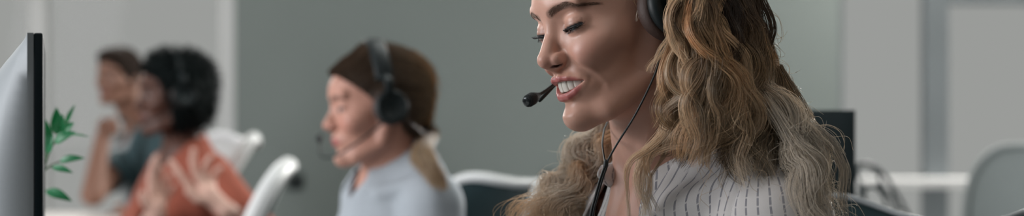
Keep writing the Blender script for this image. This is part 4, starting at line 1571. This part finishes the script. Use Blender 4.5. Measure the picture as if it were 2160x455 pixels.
make_chair(P(2150, 0, 4.6) * np.array([1, 1, 0]), 28, .975, 'pale round-shouldered chair in front of the white window sill', w=.30, dip=-.02, fr=.012, flat=1.2, frame_m=M_CGREY, panel_m=M_CGREY, square=.6)

# dark monitor on a desk at the right
make_desk(0.30, 0.98, 2.25, 2.78, 0.73, M_DESK2, 'white desk behind the blonde woman, under the dark monitor')
tr = P(1802, 232, 2.45)
make_monitor('monitor', tr, math.radians(-90), 0.42, 0.30, 0.73, 'dark flat backed monitor behind the long blonde hair, beside the right window', bulge=0.012, shell=M_CDARK)

# ------------------------------------------------------------------ the people further back
def plain_cloth(name, col, rough=0.85):
    return mat(name, col, rough=rough, spec=0.2, noise=0.08, nscale=25, bump=0.15, bscale=400)


def hand_px(p, wrist, palm, fingers, d, rw=0.021, rp=0.026):
    """hand: palm between wrist and knuckles, five chains of joints (each a list of px, py, ddepth), radii taper"""
    k0 = cap(p, P(*wrist, d), P(*palm, d), rw, rp)
    for pts, r in fingers:
        q = [P(a, b, d + dd) for a, b, dd in pts]
        rs = np.linspace(r, r * .72, len(q))
        k0 = smin(k0, chain(p, q, list(rs), 0.004), 0.007)
    return k0


# ---- woman in the pale blue shirt
T2 = P(803, 243, 2.80)
M2 = frame(74, 8, 1)
TO2 = P(820, 352, 2.84)
TM2 = frame(62, 4, 0)


def w2_sdf(p):
    d = head_sdf(to_head(p, T2, M2), False, (0.10, 0.25)) * 0.001
    t = to_torso(p, TO2, TM2)
    n = cap(p, T2 + M2 @ np.array([0, -.014, -.02]), TO2 + TM2 @ np.array([0, -.005, -.03]), .052, .056)
    return smin(smin(d, n, .015), torso_sdf(t), .03)


p2 = empty('person', (float(TO2[0]), 2.84, .45), 'woman in a pale blue shirt with a low ponytail, wearing a headset, facing the left', 'person')
V, F = isosurface(w2_sdf, T2 + np.array([-.42, -.34, -.74]), T2 + np.array([.36, .34, .15]), .0028)
link('body', mesh_from('body', V, F, skin_cols(to_head(V.astype(np.float32), T2, M2), (.46, .235, .175), (.34, .10, .09), False, (0.10, .25), brow=(.07, .04, .03), liner=(.02, .015, .015), blush=(.46, .17, .13))), M_SKIN_B, p2)
for sd in (-1, 1):
    head_eye(p2, 'eyeball', T2, M2, sd, None, gaze=(0, -.12), mats=EYEMATS)


def shirt2(p):
    t = to_torso(p, TO2, TM2)
    o = shirt_core(t) - .010 - vnoise(t, 24, 14) * .004 - vnoise(t, 70, 15) * .0015
    sh = np.maximum(o, -(o + .006))
    return np.maximum(smax(sh, -neck_hole(t, .055, .05), .003), -t[:, 2] - .6)


M_BLUE = plain_cloth('pale blue cotton', (0.34, 0.375, 0.41))
V, F = isosurface(shirt2, TO2 + np.array([-.42, -.36, -.62]), TO2 + np.array([.36, .36, .08]), .003)
link('shirt', mesh_from('shirt', V, F), M_BLUE, p2)
collar(TO2 + np.array([0, 0, .004]), TM2, M_BLUE, p2, rx=.061, ry=.066, drop=.040, point=.03, lift=.010)
H2 = Hair(21)
g2 = lambda x, y, z: T2 + M2 @ (np.array([x, y, z]) * .01)
tie = np.array([0, -8.6, -3.6])
cB, cG = (.085, .050, .030), (.46, .31, .18)  # golden tone paints in the light on the back of her hair
for sd in (-1, 1):
    for i in range(30):
        a = i / 29
        # hairline from the middle of the forehead, past the temple, to behind the ear
        hl = spline([(.3, 8.6, 9.6), (3.2, 8.0, 8.8), (5.8, 5.6, 6.6), (7.0, 3.2, 4.2), (7.3, 1.0, 1.6), (6.6, -3.5, -2.5), (4.5, -7.0, -5.0), (1, -8.5, -6)], 30)[i]
        b = hl * np.array([sd, 1, 1])
        m1 = np.array([sd * (hl[0] * .9 + 1.4 * (1 - a)), hl[1] * .25 - 2.5, hl[2] + 3.2 * (1 - a) ** .7 + .5])
        r_ = np.linalg.norm((m1 - np.array([0, -1, 4.6])) / np.array([8.0, 9.9, 9.0]))
        m1 = np.array([0, -1, 4.6]) + (m1 - np.array([0, -1, 4.6])) / r_
        m2 = np.array([sd * (hl[0] * .62 + .3), -8.6, .55 * m1[2] + .2])
        r_ = np.linalg.norm((m2 - np.array([0, -1, 4.6])) / np.array([8.0, 9.9, 9.0]))
        m2 = np.array([0, -1, 4.6]) + (m2 - np.array([0, -1, 4.6])) / r_
        H2.lock([g2(*b), g2(*((b + m1) / 2 * np.array([1.06, 1.03, 1.03]))), g2(*m1), g2(*m2), g2(*tie)], [.005, .010, .012, .011, .006], 46, [cB, (.12, .075, .045), (.24, .155, .09), cG, cG], npt=22, wave=.001, rad=.0007, tint=.25, ends=.0)
for i in range(9):
    rr = H2.rs.normal(0, .5, 3)
    H2.lock([g2(*tie), g2(*(tie + np.array([0, -1.0, -1.6]) + rr * .3)), P(892 + 6 * rr[0], 318, 2.74 + .012 * rr[1]), P(908 + 10 * rr[0], 352, 2.68 + .012 * rr[1]), P(938 + 8 * rr[0], 398, 2.655)],
            [.010, .012, .015, .014, .004], 60, [cB, cG, (.42, .29, .17), (.45, .32, .2)], npt=22, wave=.003, rad=.0007, tint=.25)
H2.build('hair', M_HAIR, p2)
M_TIE = plain_cloth('dark hair tie', (.012, .012, .014))
MB().tube([g2(*(tie + np.array([0, 1.9 * 0 + .6 * math.sin(0), 0]))) + M2 @ (np.array([1.25 * math.cos(a), -.1, 1.25 * math.sin(a)]) * .01) for a in np.linspace(0, 2 * PI, 25)], .004, 8, caps=False).build('hair_tie', M_TIE, p2)
# head shape under the strands
def scalp2(p):
    h = to_head(p, T2, M2)
    d = ell(h, (0, -10, 46), (73, 91.5, 82))
    d = smax(d, h[:, 1] * .55 + (40 - h[:, 2]) * .62 - 12, 6)
    return d * .001
V, F = isosurface(scalp2, T2 + np.array([-.14, -.14, -.14]), T2 + np.array([.14, .14, .16]), .004)
M_SCALP = mat('dark brown hair', (.10, .062, .040), rough=.6, noise=.3, nscale=60)
link('hair_base', mesh_from('hair_base', V, F), M_SCALP, p2)
make_headset('headset', 'black headset on the woman in pale blue, microphone at her lips', T2, M2,
             [T2 + M2 @ np.array([-.09, .01, -.01]), T2 + M2 @ np.array([-.082, .06, -.040]), T2 + M2 @ np.array([-.055, .105, -.062]), T2 + M2 @ np.array([-.020, .128, -.060]), P(674, 300, 2.78)], mic_len=.020, mic_r=.0065, cables=False, band=.0055)

# ---- woman in the rust coloured blouse, with short natural curls
T3 = P(371, 214, 4.00)
M3 = frame(66, 4, 2)
TO3 = P(378, 320, 4.06)
TM3 = frame(58, 6, 0)
D3 = 3.72
SH3 = TO3 + TM3 @ np.array([-.17, -.02, -.06])
EL3 = P(556, 505, 3.78)
WR3 = P(480, 446, D3)
SH3R = TO3 + TM3 @ np.array([.17, -.02, -.06])
EL3R = P(270, 520, 3.92)
WR3R = P(330, 452, 3.78)
FING3 = [([(424, 412, 0), (398, 392, -.012), (378, 366, -.018), (360, 340, -.02)], .0105),
         ([(428, 396, 0), (412, 366, .0), (406, 340, -.004), (408, 316, -.01)], .0100),
         ([(440, 394, .012), (430, 366, .014), (434, 346, .008), (444, 330, .0)], .0098),
         ([(450, 398, .022), (448, 376, .026), (455, 362, .022), (466, 352, .016)], .0088),
         ([(446, 424, -.012), (416, 420, -.03), (396, 404, -.04)], .0115)]
FING3R = [([(322, 430, 0), (318, 402, 0), (318, 376, 0), (324, 348, -.005), (329, 332, -.008)], .0105),
          ([(330, 428, .012), (330, 400, .016), (334, 376, .018), (340, 354, .012)], .0102),
          ([(338, 430, .024), (342, 404, .030), (350, 384, .030), (358, 370, .024)], .0096),
          ([(344, 434, .034), (352, 412, .040), (362, 400, .040), (368, 392, .034)], .0086),
          ([(316, 440, -.015), (303, 424, -.028), (300, 408, -.032)], .0115)]


def w3_sdf(p):
    d = head_sdf(to_head(p, T3, M3), False, (0.10, 0.25)) * .001
    t = to_torso(p, TO3, TM3)
    n = cap(p, T3 + M3 @ np.array([0, -.014, -.02]), TO3 + TM3 @ np.array([0, -.005, -.03]), .050, .055)
    d = smin(smin(d, n, .015), torso_sdf(t, arms=False), .03)
    d = smin(d, chain(p, [SH3, EL3, WR3], [.046, .038, .024]), .02)
    d = smin(d, chain(p, [SH3R, EL3R, WR3R], [.046, .038, .024]), .02)
    d = smin(d, hand_px(p, (478, 444), (440, 410), FING3, D3), .012)
    return smin(d, hand_px(p, (330, 452), (330, 436), FING3R, 3.78), .012)


p3 = empty('person', (float(TO3[0]), 4.06, .45), 'woman with short dark curly hair in a rust blouse, gesturing with raised open hands', 'person')
V, F = isosurface(w3_sdf, np.minimum(TO3, T3) + np.array([-.36, -.48, -.72]), T3 + np.array([.42, .36, .16]), .0036)
hq = to_head(V.astype(np.float32), T3, M3)
c3_ = skin_cols(hq, (.095, .042, .029), (.11, .032, .03), False, (.10, .25), brow=(.02, .012, .01), liner=(.01, .01, .01))
hd = np.minimum(np.sqrt(((V - P(425, 380, D3)) ** 2).sum(1)), np.sqrt(((V - P(330, 395, 3.78)) ** 2).sum(1)))
wp = sstep(.16, .08, hd)[:, None] * (hq[:, 2] < -95)[:, None]
c3_ = c3_ * (1 - wp) + np.array([.58, .36, .29]) * wp          # the paler palms
link('body', mesh_from('body', V, F, c3_), M_SKIN_B, p3)
for sd in (-1, 1):
    head_eye(p3, 'eyeball', T3, M3, sd, None, gaze=(0, -.05), mats=EYEMATS)


def blouse(p):
    t = to_torso(p, TO3, TM3)
    o = torso_sdf(t, arms=False)
    e1 = WR3 + (EL3 - WR3) * .22
    e2 = WR3R + (EL3R - WR3R) * .18
    o = smin(o, chain(p, [SH3, EL3, e1], [.050, .045, .030]), .03)
    o = smin(o, chain(p, [SH3R, EL3R, e2], [.050, .045, .030]), .03)
    o = o - .010 - vnoise(p, 24, 31) * .004
    sh = np.maximum(o, -(o + .008))
    for w, e in ((WR3, EL3), (WR3R, EL3R)):                      # open cuffs
        ax = (w - e) / np.linalg.norm(w - e)
        q = p - (w + (e - w) * .2).astype(np.float32)
        al = q @ ax.astype(np.float32)
        rd = np.sqrt(np.maximum((q * q).sum(1) - al * al, 0))
        sh = np.maximum(sh, -np.maximum(-al, np.maximum(rd - .05, al - .2)))
    return np.maximum(smax(sh, -neck_hole(t, .13, .060), .003), -t[:, 2] - .6)


M_RUST = plain_cloth('rust blouse cloth', (0.27, 0.078, 0.050))
V, F = isosurface(blouse, np.minimum(TO3, T3) + np.array([-.36, -.48, -.72]), T3 + np.array([.44, .38, -.02]), .0038)
link('blouse', mesh_from('blouse', V, F), M_RUST, p3)
HC = [(P(386, 200, 4.02), (.088, .110, .110)), (P(350, 150, 4.02), (.050, .10, .055)), (P(398, 168, 4.03), (.070, .10, .070))]


def afro(p):
    d = None
    for c, r in HC:
        e = ell(p, c, r)
        d = e if d is None else smin(d, e, .03)
    d = d - vnoise(p, 70, 41) * .006 - vnoise(p, 170, 42) * .004
    h = to_head(p, T3, M3)
    face = np.maximum(ell(h, (0, 62, -10), (80, 62, 92)), -(h[:, 1] - 8)) * .001
    return smax(d, -face, .008)


V, F = isosurface(afro, T3 + np.array([-.12, -.2, -.16]), T3 + np.array([.22, .2, .20]), .0036)
M_AFRO = mat('dark natural curls', (.006, .009, .009), rough=.9, spec=.1, noise=.4, nscale=150, bump=.6, bscale=300)
hair3 = link('hair', mesh_from('hair', V, F), M_AFRO, p3)
H3 = Hair(33)
for k in range(1500):
    i = H3.rs.choice(len(V))
    b = V[i]
    n_ = b - HC[0][0]
    n_ /= np.linalg.norm(n_)
    a1 = np.cross(n_, H3.rs.normal(size=3))
    a1 /= np.linalg.norm(a1)
    a2 = np.cross(n_, a1)
    s_ = np.linspace(0, 1, 12)[:, None]
    w_ = H3.rs.uniform(8, 14)
    q = b + n_ * s_ * H3.rs.uniform(.008, .022) + (a1 * np.cos(s_ * w_) + a2 * np.sin(s_ * w_)) * .005
    H3.S.append(q)
    H3.C.append(np.tile(np.array([.012, .010, .009]), (12, 1)))
    H3.R.append(np.full(12, .0008))
H3.build('curls', M_AFRO, hair3)
hs3 = make_headset('headset', 'black headset on the woman with dark curls and rust blouse', T3, M3,
                   [T3 + M3 @ np.array([-.09, .01, -.01]), T3 + M3 @ np.array([-.078, .06, -.040]), T3 + M3 @ np.array([-.045, .115, -.058]), P(262, 252, 3.96)], mic_len=.018, mic_r=.0065, cables=False, band=.0022)

# ---- man by the window
T4 = P(252, 172, 5.35)
M4 = frame(26, 2, -3)
TO4 = P(303, 264, 5.46)
TM4 = frame(60, 6, 0)
S4 = .94
EL4R, WR4R = P(196, 410, 5.10), P(216, 292, 5.16)
SH4R = TO4 + TM4 @ np.array([.185, -.02, -.06])
SH4L = TO4 + TM4 @ np.array([-.185, -.02, -.06])
EL4L, WR4L = P(345, 455, 5.25), P(285, 462, 5.08)
FING4 = [([(219, 272, 0), (225, 258, -.012), (235, 250, -.02), (243, 254, -.022)], .0105), ([(222, 276, .01), (230, 266, -.01), (240, 260, -.02), (247, 264, -.02)], .0100),
         ([(225, 282, .015), (234, 273, -.005), (243, 269, -.015), (249, 273, -.015)], .0096), ([(227, 288, .02), (236, 281, .002), (244, 278, -.006), (249, 282, -.006)], .0088),
         ([(213, 280, -.015), (211, 264, -.025), (217, 252, -.028)], .0115)]


def m_sdf(p):
    d = head_sdf(to_head(p, T4, M4 / S4), False, (.10, .25), male=True) * .001 * S4
    t = to_torso(p, TO4, TM4)
    n = cap(p, T4 + M4 @ np.array([0, -.014, -.02]), TO4 + TM4 @ np.array([0, -.005, -.03]), .056, .062)
    d = smin(smin(d, n, .015), torso_sdf(t, male=True, arms=False), .03)
    d = smin(d, chain(p, [SH4R, EL4R, WR4R], [.048, .042, .027]), .02)
    d = smin(d, chain(p, [SH4L, EL4L, WR4L], [.048, .042, .027]), .02)
    d = smin(d, hand_px(p, (216, 292), (221, 280), FING4, 5.16, .022, .024), .012)
    return smin(d, hand_px(p, (285, 462), (262, 457), [([(250, 449, 0), (236, 451, -.01), (226, 457, -.01)], .0105), ([(250, 457, .01), (234, 460, .0), (224, 465, 0)], .010), ([(252, 465, .02), (237, 468, .01), (228, 472, .01)], .0096), ([(255, 472, .03), (241, 475, .02), (233, 478, .02)], .0088), ([(264, 445, -.01), (254, 435, -.02), (246, 433, -.02)], .0115)], 5.08), .012)


p4 = empty('person', (float(TO4[0]), 5.42, .45), 'man with short brown hair by the bright window, hand raised to his chin', 'person')
V, F = isosurface(m_sdf, T4 + np.array([-.40, -.55, -.86]), T4 + np.array([.40, .34, .16]), .0044)
link('body', mesh_from('body', V, F, skin_cols(to_head(V.astype(np.float32), T4, M4 / S4), (.25, .125, .085), (.20, .07, .06), False, (.1, .25), brow=(.04, .025, .018))), M_SKIN_B, p4)
for sd in (-1, 1):
    head_eye(p4, 'eyeball', T4, M4, sd, None, S=.001 * S4, gaze=(0, -.05), mats=EYEMATS)


def man_hair(p):
    h = to_head(p, T4, M4 / S4)
    d = ell(h, (0, -8, 50), (80, 98, 90))
    d = smin(d, ell(h, (0, 52, 100), (60, 42, 32)), 22)
    d = d - vnoise(h * .001, 220, 51) * 3.0
    d = smax(d, (h[:, 1] - h[:, 2] - 12) * .7, 5)
    return d * .001 * S4


V, F = isosurface(man_hair, T4 + np.array([-.16, -.16, -.12]), T4 + np.array([.16, .16, .18]), .004)
M_MHAIR = mat('short dark brown hair', (.022, .014, .010), rough=.8, spec=.15, noise=.4, nscale=120, bump=.5, bscale=300)
link('hair', mesh_from('hair', V, F), M_MHAIR, p4)


def man_shirt(p):
    t = to_torso(p, TO4, TM4)
    o = torso_sdf(t, male=True, arms=False)
    o = smin(o, chain(p, [SH4R, EL4R], [.054, .050]), .03)
    o = smin(o, chain(p, [SH4L, EL4L, WR4L + (EL4L - WR4L) * .2], [.054, .048, .034]), .03)
    o = o - .012 - vnoise(p, 22, 61) * .005
    sh = np.maximum(o, -(o + .009))
    ax = (EL4R - SH4R) / np.linalg.norm(EL4R - SH4R)
    q = p - (SH4R + (EL4R - SH4R) * .72).astype(np.float32)
    al = q @ ax.astype(np.float32)
    rd = np.sqrt(np.maximum((q * q).sum(1) - al * al, 0))
    sh = np.maximum(sh, -np.maximum(-al, rd - .085))
    return sh, t


def man_tee(p):
    sh, t = man_shirt(p)
    return np.maximum(smax(sh, -neck_hole(t, .10, .062), .003), -t[:, 2] - .6)


V, F = isosurface(man_tee, T4 + np.array([-.44, -.58, -.86]), T4 + np.array([.44, .38, -.02]), .0046)
t = to_torso(V.astype(np.float32), TO4, TM4)
tc_ = np.where((np.abs(t[:, 0] + .01) < .055)[:, None] & (t[:, 1] > 0)[:, None], np.array([[.30, .32, .33]]), np.array([[.050, .085, .095]]))
M_TEAL = mat('teal grey jacket cloth', (1, 1, 1), rough=.85, spec=.2, noise=.1, nscale=25, attr='tint')
link('shirt', mesh_from('shirt', V, F, tc_), M_TEAL, p4)
make_chair(TO4 * np.array([1, 1, 0]) + TM4 @ np.array([0, -.25, 0]), 60, .98, 'dark chair behind the man by the window', w=.44, dip=.03)
